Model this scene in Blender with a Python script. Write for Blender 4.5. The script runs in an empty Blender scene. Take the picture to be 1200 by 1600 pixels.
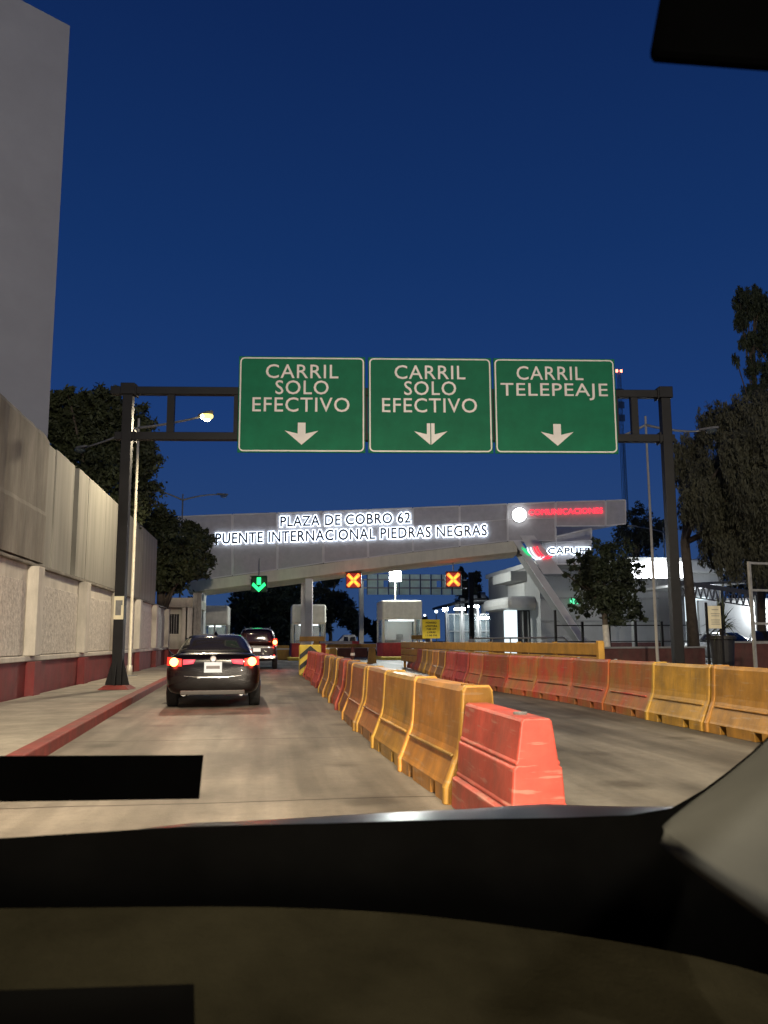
import bpy, bmesh, math, random
from mathutils import Vector, Matrix
random.seed(7)
SC = bpy.context.scene
COL = SC.collection
R = math.radians
# ------------------------------------------------------------------ camera
FPX, CZ = 1350.0, 1.3
TH = math.atan(201 / FPX); PS = math.atan(185 / math.hypot(FPX, 201))
FW = Vector((math.sin(PS) * math.cos(TH), math.cos(PS) * math.cos(TH), math.sin(TH)))
RT = Vector((math.cos(PS), -math.sin(PS), 0)); UP = RT.cross(FW)
cd = bpy.data.cameras.new('camera'); cam = bpy.data.objects.new('camera', cd); COL.objects.link(cam)
ROLL = R(-0.25)
m = Matrix((RT, UP, -FW)).transposed().to_4x4() @ Matrix.Rotation(ROLL, 4, 'Z')
m.translation = (0, 0, CZ); cam.matrix_world = m
cd.sensor_fit = 'VERTICAL'; cd.sensor_height = 36; cd.lens = FPX / 1600 * 36
cd.clip_start = 0.05; cd.clip_end = 3000
cd.dof.use_dof = True; cd.dof.focus_distance = 24; cd.dof.aperture_fstop = 11
SC.camera = cam
SC.view_settings.view_transform = 'Standard'; SC.view_settings.look = 'None'
SC.view_settings.exposure = 0; SC.view_settings.gamma = 1
SC.cycles.use_denoising = True
SC.cycles.max_bounces = 6; SC.cycles.transparent_max_bounces = 12
SC.cycles.sample_clamp_indirect = 4
SC.render.film_transparent = False
# ------------------------------------------------------------------ sky (deep dusk blue, paler to the horizon)
W = bpy.data.worlds.new('World'); SC.world = W; W.use_nodes = True
nt = W.node_tree; nt.nodes.clear()
out = nt.nodes.new('ShaderNodeOutputWorld'); bg = nt.nodes.new('ShaderNodeBackground')
tc = nt.nodes.new('ShaderNodeTexCoord'); sx = nt.nodes.new('ShaderNodeSeparateXYZ'); rp = nt.nodes.new('ShaderNodeValToRGB')
nt.links.new(tc.outputs['Generated'], sx.inputs[0]); nt.links.new(sx.outputs['Z'], rp.inputs[0])
nt.links.new(rp.outputs[0], bg.inputs[0]); nt.links.new(bg.outputs[0], out.inputs[0])
cr = rp.color_ramp
cr.elements[0].position = 0.0; cr.elements[0].color = (.029, .067, .172, 1)
cr.elements[1].position = 1.0; cr.elements[1].color = (.003, .009, .045, 1)
for p, c in ((.12, (.019, .054, .168)), (.25, (.011, .042, .164)), (.42, (.0066, .031, .130)), (.62, (.0045, .020, .094))):
    e = cr.elements.new(p); e.color = c + (1,)
bg.inputs[1].default_value = 1.0

# ------------------------------------------------------------------ placing helpers
def ray(px, py):
    return FW + RT * ((px - 600) / FPX) + UP * ((800 - py) / FPX)
def at(px, py, Y):
    d = ray(px, py); t = Y / d.y
    return Vector((d.x * t, Y, CZ + d.z * t))
def plane_hit(px, py, A, B):                       # vertical plane through A and B -> (u along, z)
    d = ray(px, py); ax, ay = A[0], A[1]; bx, by = B[0], B[1]
    L = math.hypot(bx - ax, by - ay); ux, uy = (bx - ax) / L, (by - ay) / L
    t = (ax * -uy + ay * ux) / (d.x * -uy + d.y * ux)
    X, Y = d.x * t, d.y * t
    return ((X - ax) * ux + (Y - ay) * uy, CZ + d.z * t)

# ------------------------------------------------------------------ materials
MATS = {}
def nd(t, k, **kw):
    n = t.nodes.new(k)
    for a, b in kw.items(): setattr(n, a, b)
    return n
def mat(name, col, rough=.7, metal=0, var=.25, scale=3.0, bump=.0, bscale=40, col2=None, spec=.5, coat=0, stretch=None, dirt=0):
    tint = name.startswith('plastic')
    m = bpy.data.materials.new(name); m.use_nodes = True; t = m.node_tree; b = t.nodes['Principled BSDF']
    b.inputs['Roughness'].default_value = rough; b.inputs['Metallic'].default_value = metal
    b.inputs['Specular IOR Level'].default_value = spec; b.inputs['Coat Weight'].default_value = coat
    co = nd(t, 'ShaderNodeTexCoord'); mp = nd(t, 'ShaderNodeMapping')
    t.links.new(co.outputs['Object'], mp.inputs[0])
    if stretch: mp.inputs['Scale'].default_value = stretch
    n = nd(t, 'ShaderNodeTexNoise'); n.inputs['Scale'].default_value = scale; n.inputs['Detail'].default_value = 6; n.inputs['Roughness'].default_value = .62
    t.links.new(mp.outputs[0], n.inputs['Vector'])
    r = nd(t, 'ShaderNodeValToRGB'); r.color_ramp.elements[0].position = .32; r.color_ramp.elements[1].position = .68
    c2 = col2 or tuple(x * (1 - var * 1.4) for x in col)
    r.color_ramp.elements[0].color = tuple(c2) + (1,); r.color_ramp.elements[1].color = tuple(min(1, x * (1 + (0 if col2 else var * .6))) for x in col) + (1,)
    t.links.new(n.outputs['Fac'], r.inputs[0])
    cout = r.outputs[0]
    if dirt:
        n3 = nd(t, 'ShaderNodeTexNoise'); n3.inputs['Scale'].default_value = 1.3; n3.inputs['Detail'].default_value = 9; n3.inputs['Roughness'].default_value = .75
        mp3 = nd(t, 'ShaderNodeMapping'); mp3.inputs['Scale'].default_value = (2.5, 2.5, .45); t.links.new(co.outputs['Object'], mp3.inputs[0]); t.links.new(mp3.outputs[0], n3.inputs['Vector'])
        r3 = nd(t, 'ShaderNodeValToRGB'); r3.color_ramp.elements[0].position = .45; r3.color_ramp.elements[1].position = .7
        mx = nd(t, 'ShaderNodeMixRGB'); mx.inputs[2].default_value = (.09, .075, .055, 1)
        mm = nd(t, 'ShaderNodeMath', operation='MULTIPLY'); mm.inputs[1].default_value = dirt
        t.links.new(n3.outputs['Fac'], r3.inputs[0]); t.links.new(r3.outputs[0], mm.inputs[0]); t.links.new(mm.outputs[0], mx.inputs[0]); t.links.new(cout, mx.inputs[1]); cout = mx.outputs[0]
    if tint:
        oi = nd(t, 'ShaderNodeObjectInfo'); mr = nd(t, 'ShaderNodeMapRange'); mr.inputs[3].default_value = .55; mr.inputs[4].default_value = 1.15
        hs = nd(t, 'ShaderNodeHueSaturation'); t.links.new(oi.outputs['Random'], mr.inputs[0]); t.links.new(mr.outputs[0], hs.inputs['Value']); t.links.new(cout, hs.inputs['Color'])
        mr2 = nd(t, 'ShaderNodeMapRange'); mr2.inputs[3].default_value = .975; mr2.inputs[4].default_value = 1.02
        hs.inputs['Hue'].default_value = .5; mh = nd(t, 'ShaderNodeMath', operation='MULTIPLY'); mh.inputs[1].default_value = 7.13; mf = nd(t, 'ShaderNodeMath', operation='FRACT')
        t.links.new(oi.outputs['Random'], mh.inputs[0]); t.links.new(mh.outputs[0], mf.inputs[0]); mr3 = nd(t, 'ShaderNodeMapRange'); mr3.inputs[3].default_value = .485; mr3.inputs[4].default_value = .512
        t.links.new(mf.outputs[0], mr3.inputs[0]); t.links.new(mr3.outputs[0], hs.inputs['Hue']); cout = hs.outputs[0]
        # scuffs: thin pale horizontal scrapes
        sn = nd(t, 'ShaderNodeTexNoise'); sn.inputs['Scale'].default_value = 3; sn.inputs['Detail'].default_value = 9; sm = nd(t, 'ShaderNodeMapping'); sm.inputs['Scale'].default_value = (1, .8, 9)
        gm_ = nd(t, 'ShaderNodeVectorMath', operation='ADD'); t.links.new(co.outputs['Object'], gm_.inputs[0]); t.links.new(oi.outputs['Location'], gm_.inputs[1])
        t.links.new(gm_.outputs[0], sm.inputs[0]); t.links.new(sm.outputs[0], sn.inputs['Vector']); sr_ = nd(t, 'ShaderNodeValToRGB'); sr_.color_ramp.elements[0].position = .60; sr_.color_ramp.elements[1].position = .66
        t.links.new(sn.outputs['Fac'], sr_.inputs[0]); sx2 = nd(t, 'ShaderNodeMixRGB'); sx2.inputs[2].default_value = (.42, .34, .26, 1); sc2 = nd(t, 'ShaderNodeMath', operation='MULTIPLY'); sc2.inputs[1].default_value = .28
        t.links.new(sr_.outputs[0], sc2.inputs[0]); t.links.new(sc2.outputs[0], sx2.inputs[0]); t.links.new(cout, sx2.inputs[1]); cout = sx2.outputs[0]
        t.links.new(gm_.outputs[0], mp.inputs[0])
    t.links.new(cout, b.inputs['Base Color'])
    if bump:
        n2 = nd(t, 'ShaderNodeTexNoise'); n2.inputs['Scale'].default_value = bscale; n2.inputs['Detail'].default_value = 5
        t.links.new(mp.outputs[0], n2.inputs['Vector'])
        bp = nd(t, 'ShaderNodeBump'); bp.inputs['Strength'].default_value = bump; bp.inputs['Distance'].default_value = .02
        t.links.new(n2.outputs['Fac'], bp.inputs['Height']); t.links.new(bp.outputs[0], b.inputs['Normal'])
    MATS[name] = m
    return m
def emi(name, col, s):
    m = bpy.data.materials.new(name); m.use_nodes = True; b = m.node_tree.nodes['Principled BSDF']
    b.inputs['Base Color'].default_value = (.02, .02, .02, 1); b.inputs['Emission Color'].default_value = tuple(col) + (1,); b.inputs['Emission Strength'].default_value = s
    MATS[name] = m; return m
def glassy(name, col, alpha, rough=.05):
    m = mat(name, col, rough, var=.1, spec=.6); t = m.node_tree; b = t.nodes['Principled BSDF']; o = t.nodes['Material Output']
    tr = nd(t, 'ShaderNodeBsdfTransparent'); mx = nd(t, 'ShaderNodeMixShader'); mx.inputs[0].default_value = alpha
    t.links.new(tr.outputs[0], mx.inputs[1]); t.links.new(b.outputs[0], mx.inputs[2]); t.links.new(mx.outputs[0], o.inputs[0]); return m

# road: pale worn concrete slabs with stains, cracks and joints
def road_mat(name, c1, c2, joints=True):
    m = mat(name, c1, .62, col2=c2, scale=.55, bump=.25, bscale=60, spec=.35); t = m.node_tree; b = t.nodes['Principled BSDF']
    src = b.inputs['Base Color'].links[0].from_socket
    co = [n for n in t.nodes if n.type == 'TEX_COORD'][0]
    mp = nd(t, 'ShaderNodeMapping'); mp.inputs['Scale'].default_value = (.9, .16, 1); t.links.new(co.outputs['Object'], mp.inputs[0])
    n = nd(t, 'ShaderNodeTexNoise'); n.inputs['Scale'].default_value = 1.4; n.inputs['Detail'].default_value = 8; t.links.new(mp.outputs[0], n.inputs['Vector'])
    r = nd(t, 'ShaderNodeValToRGB'); r.color_ramp.elements[0].position = .4; r.color_ramp.elements[0].color = (.30, .29, .27, 1); r.color_ramp.elements[1].position = .62
    t.links.new(n.outputs['Fac'], r.inputs[0])
    mx = nd(t, 'ShaderNodeMixRGB', blend_type='MULTIPLY'); mx.inputs[0].default_value = .75; t.links.new(src, mx.inputs[1]); t.links.new(r.outputs[0], mx.inputs[2])
    mpt = nd(t, 'ShaderNodeMapping'); mpt.inputs['Scale'].default_value = (2.0, .045, 1); t.links.new(co.outputs['Object'], mpt.inputs[0])
    nt_ = nd(t, 'ShaderNodeTexNoise'); nt_.inputs['Scale'].default_value = 1.0; nt_.inputs['Detail'].default_value = 5; t.links.new(mpt.outputs[0], nt_.inputs['Vector'])
    rt_ = nd(t, 'ShaderNodeValToRGB'); rt_.color_ramp.elements[0].position = .42; rt_.color_ramp.elements[0].color = (.5, .49, .47, 1); rt_.color_ramp.elements[1].position = .56
    t.links.new(nt_.outputs['Fac'], rt_.inputs[0]); mt_ = nd(t, 'ShaderNodeMixRGB', blend_type='MULTIPLY'); mt_.inputs[0].default_value = .6; t.links.new(mx.outputs[0], mt_.inputs[1]); t.links.new(rt_.outputs[0], mt_.inputs[2])
    vo = nd(t, 'ShaderNodeTexVoronoi'); vo.inputs['Scale'].default_value = .9; vd = nd(t, 'ShaderNodeMixRGB'); vd.inputs[0].default_value = .12; t.links.new(co.outputs['Object'], vd.inputs[1]); nv = nd(t, 'ShaderNodeTexNoise'); nv.inputs['Scale'].default_value = 6; nv.inputs['Detail'].default_value = 6; t.links.new(co.outputs['Object'], nv.inputs['Vector']); t.links.new(nv.outputs['Color'], vd.inputs[2]); t.links.new(vd.outputs[0], vo.inputs['Vector'])
    rv = nd(t, 'ShaderNodeValToRGB'); rv.color_ramp.elements[0].position = .10; rv.color_ramp.elements[0].color = (.35, .33, .3, 1); rv.color_ramp.elements[1].position = .24; t.links.new(vo.outputs['Distance'], rv.inputs[0])
    mv_ = nd(t, 'ShaderNodeMixRGB', blend_type='MULTIPLY'); mv_.inputs[0].default_value = .7; t.links.new(mt_.outputs[0], mv_.inputs[1]); t.links.new(rv.outputs[0], mv_.inputs[2])
    cur = mv_.outputs[0]
    n4 = nd(t, 'ShaderNodeTexNoise'); n4.inputs['Scale'].default_value = 9; n4.inputs['Detail'].default_value = 10; n4.inputs['Roughness'].default_value = .8; t.links.new(co.outputs['Object'], n4.inputs['Vector'])
    r4 = nd(t, 'ShaderNodeValToRGB'); r4.color_ramp.elements[0].position = .35; r4.color_ramp.elements[0].color = (.6, .6, .6, 1); r4.color_ramp.elements[1].position = .65
    t.links.new(n4.outputs['Fac'], r4.inputs[0])
    m4 = nd(t, 'ShaderNodeMixRGB', blend_type='MULTIPLY'); m4.inputs[0].default_value = .6; t.links.new(cur, m4.inputs[1]); t.links.new(r4.outputs[0], m4.inputs[2]); cur = m4.outputs[0]
    if joints:
        w = nd(t, 'ShaderNodeTexNoise'); w.inputs['Scale'].default_value = .8; w.inputs['Detail'].default_value = 4; t.links.new(co.outputs['Object'], w.inputs['Vector'])
        ad = nd(t, 'ShaderNodeMixRGB'); ad.inputs[0].default_value = .12; t.links.new(co.outputs['Object'], ad.inputs[1]); t.links.new(w.outputs['Color'], ad.inputs[2])
        br = nd(t, 'ShaderNodeTexBrick'); br.offset = 0; br.inputs['Scale'].default_value = 1; br.inputs['Brick Width'].default_value = 300; br.inputs['Row Height'].default_value = 4.1
        br.inputs['Mortar Size'].default_value = .022; br.inputs['Mortar Smooth'].default_value = .4; br.inputs['Color1'].default_value = (1, 1, 1, 1); br.inputs['Color2'].default_value = (.86, .86, .86, 1); br.inputs['Mortar'].default_value = (.34, .3, .27, 1)
        mpj = nd(t, 'ShaderNodeMapping'); mpj.inputs['Location'].default_value = (150, 1.6, 0); t.links.new(ad.outputs[0], mpj.inputs[0]); t.links.new(mpj.outputs[0], br.inputs['Vector'])
        m5 = nd(t, 'ShaderNodeMixRGB', blend_type='MULTIPLY'); m5.inputs[0].default_value = 1; t.links.new(cur, m5.inputs[1]); t.links.new(br.outputs[0], m5.inputs[2]); cur = m5.outputs[0]
    t.links.new(cur, b.inputs['Base Color'])
    return m
road_mat('concrete_road', (.36, .31, .25), (.22, .19, .155))
road_mat('asphalt', (.23, .21, .175), (.14, .13, .11), False)
mat('ground_dirt', (.09, .075, .055), .95, scale=1.5, bump=.4)
mat('pavement', (.30, .27, .22), .85, scale=1.2, bump=.3, dirt=.35)
mat('kerb_red', (.22, .035, .028), .7, scale=4, dirt=.45, bump=.2)
mat('dado_red', (.17, .02, .022), .75, scale=2, dirt=.35, bump=.2)
mat('cream', (.55, .515, .45), .8, var=.12, scale=1.2, dirt=.3, bump=.1)
mat('stucco', (.56, .52, .46), .9, var=.25, scale=8, bump=1.0, bscale=14, dirt=.2)
mat('old_concrete', (.22, .205, .175), .9, var=.35, scale=1.1, bump=.5, bscale=18, stretch=(1, 1, .35), dirt=.6)
mat('panel_concrete', (.25, .245, .215), .85, var=.22, scale=1.4, bump=.15, stretch=(1, 1.6, .12), dirt=.12)
mat('grey_render', (.33, .34, .37), .9, var=.07, scale=.4, bump=.05)
mat('dark_steel', (.008, .008, .009), .55, var=.3, spec=.25)
mat('galvanised', (.30, .30, .29), .5, metal=.4, var=.2, scale=6)
mat('pale_pole', (.62, .58, .48), .45, metal=.3, var=.12)
mat('sign_green', (.006, .15, .07), .6, var=.12, scale=2, spec=.15)
mat('sign_white', (.72, .68, .62), .45, var=.08)
mat('black', (.008, .008, .009), .55, var=.2)
mat('mesh_grey', (.74, .73, .72), .7, var=.12, scale=.7)
mat('truss_steel', (.05, .05, .05), .6, metal=.3)
mat('deck_cream', (.75, .72, .58), .7, var=.1, scale=.8, dirt=.15)
mat('white_wall', (.42, .42, .41), .8, var=.08, scale=.6, dirt=.12)
mat('grey_wall', (.24, .24, .235), .85, var=.1, scale=.6, dirt=.15)
mat('booth_white', (.60, .58, .52), .6, var=.1, dirt=.15)
mat('booth_red', (.42, .03, .04), .6, dirt=.2)
mat('plastic_yellow', (.50, .245, .035), .45, var=.3, scale=2.2, dirt=.6, bump=.15, bscale=10)
mat('plastic_orange', (.38, .17, .05), .48, var=.3, scale=2.2, dirt=.6, bump=.15, bscale=10)
mat('plastic_red', (.46, .075, .045), .48, var=.3, scale=2.4, dirt=.5, bump=.15, bscale=10)
mat('plastic_rib', (.66, .36, .06), .45, var=.2, scale=3, dirt=.3); mat('plastic_worn_glow', (.40, .21, .055), .45, col2=(.60, .075, .03), scale=1.9, dirt=.6, bump=.15, bscale=10)  # red patches: worn paint plus brake-light glow put into the colour
mat('yellow_metal', (.50, .27, .04), .5, var=.2, dirt=.3)
mat('yellow_paint', (.62, .45, .06), .7, var=.2, dirt=.3)
mat('sign_yellow', (.85, .68, .03), .4, var=.05)
mat('car_black', (.003, .002, .002), .2, metal=0, var=.1, coat=.25, spec=.3)
mat('bonnet_black', (.003, .003, .003), .3, var=.1, spec=.14); mat('car_maroon', (.006, .003, .003), .25, metal=0, var=.1, coat=.4, spec=.4)
mat('car_silver', (.35, .35, .36), .3, metal=.6, var=.1, coat=.6)
mat('car_white', (.6, .6, .6), .35, var=.05, coat=.5)
mat('car_glass', (.018, .016, .018), .08, var=.1, spec=.8)
mat('chrome', (.7, .7, .7), .12, metal=1, var=.05)
mat('tyre', (.015, .015, .015), .85, var=.2)
mat('bumper_grey', (.06, .06, .055), .5); mat('trim_grey', (.16, .16, .155), .6, var=.15, scale=8)
mat('bark', (.10, .08, .06), .95, scale=4, bump=.8, bscale=12)
mat('limewash', (.65, .62, .55), .9, var=.15, scale=6, dirt=.3)
mat('leaf_dark', (.035, .048, .02), .7, var=.45, scale=1.2)
mat('leaf_mid', (.05, .062, .024), .7, var=.45, scale=1.0)
mat('leaf_olive', (.088, .088, .052), .75, var=.4, scale=.8)
mat('leaf_black', (.018, .024, .017), .8, var=.45, scale=1.2)
mat('pot_black', (.02, .02, .022), .5, var=.3, scale=5)
mat('board_cream', (.70, .64, .45), .6, var=.06)
mat('brown_wall', (.10, .035, .03), .85, var=.25, dirt=.4)
mat('skin', (.32, .19, .13), .6); mat('cloth_white', (.6, .6, .6), .85); mat('cloth_dark', (.03, .03, .04), .9); mat('hair_black', (.01, .01, .01), .7)
mat('dash_black', (.0012, .0012, .0012), .95, spec=.02, var=.2, scale=9)
mat('dash_brown', (.0070, .0064, .0040), .8, spec=.15, var=.3, scale=5, bump=.35, bscale=160)
mat('pillar_grey', (.042, .043, .040), .6, var=.06, scale=12)
mat('letter_navy', (.008, .015, .035), .4)
glassy('booth_glass', (.25, .3, .3), .35)
glassy('pane', (.12, .15, .16), .55)
for k_ in ('dash_black', 'dash_brown', 'pillar_grey'): MATS[k_].node_tree.nodes['Principled BSDF'].inputs['IOR'].default_value = 1.0
# perforated mesh cladding: about a third open
def perforated():
    m = glassy('perforated', (.62, .60, .60), .74, .8); return m
perforated()
emi('sodium', (1.0, .80, .20), 2.6); emi('sodium_core', (1.0, .85, .45), 40); emi('white_lamp', (.9, .97, 1.0), 60); emi('soft_white', (.85, .95, 1.0), 6); emi('halo', (.72, .83, 1.0), 3.2)
emi('red_dim', (1, .02, .015), .28); emi('red_letter', (1.0, .03, .06), 2.2); emi('led_green', (.02, 1.0, .22), 2.2); emi('led_orange', (1.0, .22, .03), 2.6); emi('led_amber', (1.0, .42, .03), 2.4)
emi('tail_red', (1.0, .03, .015), 1.6); emi('tail_core', (1.0, .35, .08), 9); emi('tail_dim', (1.0, .08, .12), 1.4); emi('disc_white', (.93, .96, 1.0), 9)
emi('emissive_wall', (.8, .95, 1.0), 1.3); emi('exit_green', (.1, 1.0, .45), 1.3); emi('beacon', (1.0, .2, .1), 8); emi('logo_green', (.02, .6, .2), 1.3); emi('logo_red', (1.0, .03, .06), 1.8); emi('logo_white', (.8, .88, 1), 1.5)  # wall emission stands in for light falling on pillars and bays
emi('head_lens', (1, .9, .75), 3); emi('plate_emissive', (1.0, .93, .8), .95)  # plate emission stands in for light from the plate lamp

# ------------------------------------------------------------------ mesh builder
class MB:
    def __init__(s): s.v = []; s.f = []
    def add(s, vs, fs):
        k = len(s.v); s.v += [tuple(v) for v in vs]; s.f += [tuple(i + k for i in f) for f in fs]; return s
    def box(s, x0, x1, y0, y1, z0, z1):
        return s.add([(x0, y0, z0), (x1, y0, z0), (x1, y1, z0), (x0, y1, z0), (x0, y0, z1), (x1, y0, z1), (x1, y1, z1), (x0, y1, z1)],
                     [(3, 2, 1, 0), (4, 5, 6, 7), (0, 1, 5, 4), (1, 2, 6, 5), (2, 3, 7, 6), (3, 0, 4, 7)])
    def beam(s, p, q, w, h=None):
        h = h or w; p = Vector(p); q = Vector(q); d = (q - p).normalized()
        a = d.cross(Vector((0, 0, 1)));
        if a.length < .01: a = Vector((1, 0, 0))
        a.normalize(); b = a.cross(d)
        vs = []
        for c in (p, q):
            for i, j in ((-1, -1), (1, -1), (1, 1), (-1, 1)): vs.append(c + a * i * w / 2 + b * j * h / 2)
        return s.add(vs, [(0, 1, 2, 3), (7, 6, 5, 4), (4, 5, 1, 0), (5, 6, 2, 1), (6, 7, 3, 2), (7, 4, 0, 3)])
    def tube(s, pts, r, n=10):
        pts = [Vector(p) for p in pts]; rs = r if isinstance(r, (list, tuple)) else [r] * len(pts); vs = []
        for i, p in enumerate(pts):
            d = (pts[min(i + 1, len(pts) - 1)] - pts[max(i - 1, 0)]).normalized()
            a = d.cross(Vector((0, 1, 0))) if abs(d.y) < .9 else d.cross(Vector((0, 0, 1)))
            a.normalize(); b = d.cross(a)
            for k in range(n):
                t = 2 * math.pi * k / n; vs.append(p + (a * math.cos(t) + b * math.sin(t)) * rs[i])
        fs = []
        for i in range(len(pts) - 1):
            for k in range(n):
                fs.append((i * n + k, i * n + (k + 1) % n, (i + 1) * n + (k + 1) % n, (i + 1) * n + k))
        fs.append(tuple(range(n - 1, -1, -1))); fs.append(tuple((len(pts) - 1) * n + k for k in range(n)))
        return s.add(vs, fs)
    def prism(s, poly, y0, y1):                   # polygon of (x, z), extruded in y
        n = len(poly); vs = [(x, y0, z) for x, z in poly] + [(x, y1, z) for x, z in poly]
        return s.add(vs, [tuple(range(n)), tuple(range(2 * n - 1, n - 1, -1))] + [((i + 1) % n, i, i + n, (i + 1) % n + n) for i in range(n)])
    def slab(s, poly, z0, z1):                    # polygon of (x, y)
        n = len(poly); vs = [(x, y, z0) for x, y in poly] + [(x, y, z1) for x, y in poly]
        return s.add(vs, [tuple(range(n - 1, -1, -1)), tuple(range(n, 2 * n))] + [(i, (i + 1) % n, (i + 1) % n + n, i + n) for i in range(n)])
    def rings(s, rs, closed=True, cap=True):
        n = len(rs[0]); vs = [p for r in rs for p in r]; fs = []
        for i in range(len(rs) - 1):
            for k in range(n if closed else n - 1):
                fs.append((i * n + k, i * n + (k + 1) % n, (i + 1) * n + (k + 1) % n, (i + 1) * n + k))
        if cap: fs.append(tuple(range(n - 1, -1, -1))); fs.append(tuple((len(rs) - 1) * n + k for k in range(n)))
        return s.add(vs, fs)
    def build(s, name, mt, parent=None, bevel=0, smooth=False, sub=0, world=False):
        me = bpy.data.meshes.new(name); vs = s.v
        if world and parent is not None:
            top = parent
            while top.parent: top = top.parent
            inv = (Matrix.Translation(top.location) @ Matrix.Rotation(top.rotation_euler.z, 4, 'Z')).inverted()
            vs = [tuple(inv @ Vector(v)) for v in vs]
        me.from_pydata(vs, [], s.f); me.update()
        bm = bmesh.new(); bm.from_mesh(me); bmesh.ops.recalc_face_normals(bm, faces=bm.faces); bm.to_mesh(me); bm.free()
        o = bpy.data.objects.new(name, me); COL.objects.link(o); me.materials.append(MATS[mt])
        if parent is not None: o.parent = parent
        if bevel:
            b = o.modifiers.new('bevel', 'BEVEL'); b.width = bevel; b.segments = 2; b.limit_method = 'ANGLE'; b.angle_limit = R(35)
        if sub: u = o.modifiers.new('sub', 'SUBSURF'); u.levels = sub; u.render_levels = sub
        if smooth:
            for p in me.polygons: p.use_smooth = True
        return o
def tag(o, label, cat, group=None):
    o['label'] = label; o['category'] = cat
    if group: o['group'] = group
    return o
def thing(name, label, cat, loc=(0, 0, 0), rz=0, group=None):
    o = bpy.data.objects.new(name, None); o.empty_display_size = .3; COL.objects.link(o); o.location = loc; o.rotation_euler = (0, 0, rz)
    return tag(o, label, cat, group)
def struct(o): o['kind'] = 'structure'; return o
def copy_tree(o, parent=None):
    c = o.copy(); COL.objects.link(c); c.parent = parent
    for ch in list(o.children): copy_tree(ch, c)
    return c
def text(name, lines, mt, parent, off=.0, ext=.01, world_loc=(0, 0, 0), gap=1.0, flat_y=0):
    """lines: (string, centre x, centre z, width, cap height); upright letters facing -y, one mesh"""
    mb = MB()
    for s, cx, cz, w, h, *sl in lines:
        sl = sl[0] if sl else 0
        cu = bpy.data.curves.new('t', 'FONT'); cu.body = s; cu.size = 1; cu.resolution_u = 3; cu.extrude = .0; cu.space_character = 1.08
        o = bpy.data.objects.new('t', cu); COL.objects.link(o)
        dg = bpy.context.evaluated_depsgraph_get(); me = bpy.data.meshes.new_from_object(o.evaluated_get(dg))
        bpy.data.objects.remove(o); bpy.data.curves.remove(cu)
        xs = [v.co.x for v in me.vertices]; ys = [v.co.y for v in me.vertices]
        x0, x1, y0, y1 = min(xs), max(xs), min(ys), max(ys); kx = w / (x1 - x0); ky = h / (y1 - y0)
        bm = bmesh.new(); bm.from_mesh(me)
        bmesh.ops.remove_doubles(bm, verts=bm.verts, dist=1e-4)
        for v in bm.verts:
            v.co = ((v.co.x - (x0 + x1) / 2) * kx + cx, 0, (v.co.y - (y0 + y1) / 2) * ky + cz + sl * (v.co.x - (x0 + x1) / 2) * kx)
        if off:
            bm.normal_update()
            # embolden: push outline vertices outward in the letter plane
            mv = {}
            for v in bm.verts:
                d = Vector((0, 0, 0))
                for e in v.link_edges:
                    if e.is_boundary:
                        f = e.link_faces[0]; mid = (e.verts[0].co + e.verts[1].co) / 2; t = (e.verts[1].co - e.verts[0].co).normalized()
                        nrm = Vector((t.z, 0, -t.x)); c = f.calc_center_median()
                        if (mid - c).dot(nrm) < 0: nrm = -nrm
                        d += nrm
                if d.length > 1e-6: mv[v] = d.normalized() * off
            for v, d in mv.items(): v.co = v.co + d
        r = bmesh.ops.extrude_face_region(bm, geom=bm.faces[:])
        for v in [g for g in r['geom'] if isinstance(g, bmesh.types.BMVert)]: v.co.y -= ext
        bm.verts.index_update()
        mb.add([(v.co.x + world_loc[0], v.co.y + world_loc[1], v.co.z + world_loc[2]) for v in bm.verts], [[v.index for v in f.verts] for f in bm.faces]); bm.free(); bpy.data.meshes.remove(me)
    return mb.build(name, mt, parent)
def lamp(name, kind, loc, power, col, parent=None, size=.15, spot=150, aim=None, blend=.6):
    l = bpy.data.lights.new(name, kind); l.energy = power; l.color = col
    l.shadow_soft_size = size
    if kind == 'SPOT': l.spot_size = R(spot); l.spot_blend = blend
    o = bpy.data.objects.new(name, l); COL.objects.link(o); o.location = loc
    if aim is not None:
        d = Vector(aim); o.rotation_euler = d.to_track_quat('-Z', 'Y').to_euler()
    if parent: o.parent = parent
    return o

# ------------------------------------------------------------------ the setting
def sheet(name, poly, z0, z1, mt): return struct(MB().slab(poly, z0, z1).build(name, mt))
sheet('ground', [(-900, -60), (900, -60), (900, 1500), (-900, 1500)], -.5, -.012, 'ground_dirt')
sheet('road', [(-2.4, -20), (2.0, -20), (2.0, 140), (-3.3, 140), (-3.2, 48), (-3.08, 29), (-2.72, 17), (-2.42, 9)], -.3, 0, 'concrete_road')
sheet('asphalt_road', [(2.0, -20), (14.5, -20), (30, 140), (2.0, 140)], -.3, -.004, 'asphalt')
sheet('pavement', [(-5.1, -20), (-2.6, -20), (-2.62, 9), (-2.92, 17), (-3.28, 29), (-3.4, 48), (-5.1, 48)], -.3, .145, 'pavement')
struct(MB().slab([(-2.4, -20), (-2.42, 9), (-2.72, 17), (-3.08, 29), (-3.2, 48), (-3.4, 48), (-3.28, 29), (-2.92, 17), (-2.62, 9), (-2.6, -20)], -.3, .155).build('kerb', 'kerb_red', bevel=.02))
sheet('parking_ground', [(14.5, -20), (120, -20), (120, 140), (30, 140)], -.3, .004, 'asphalt')

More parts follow.
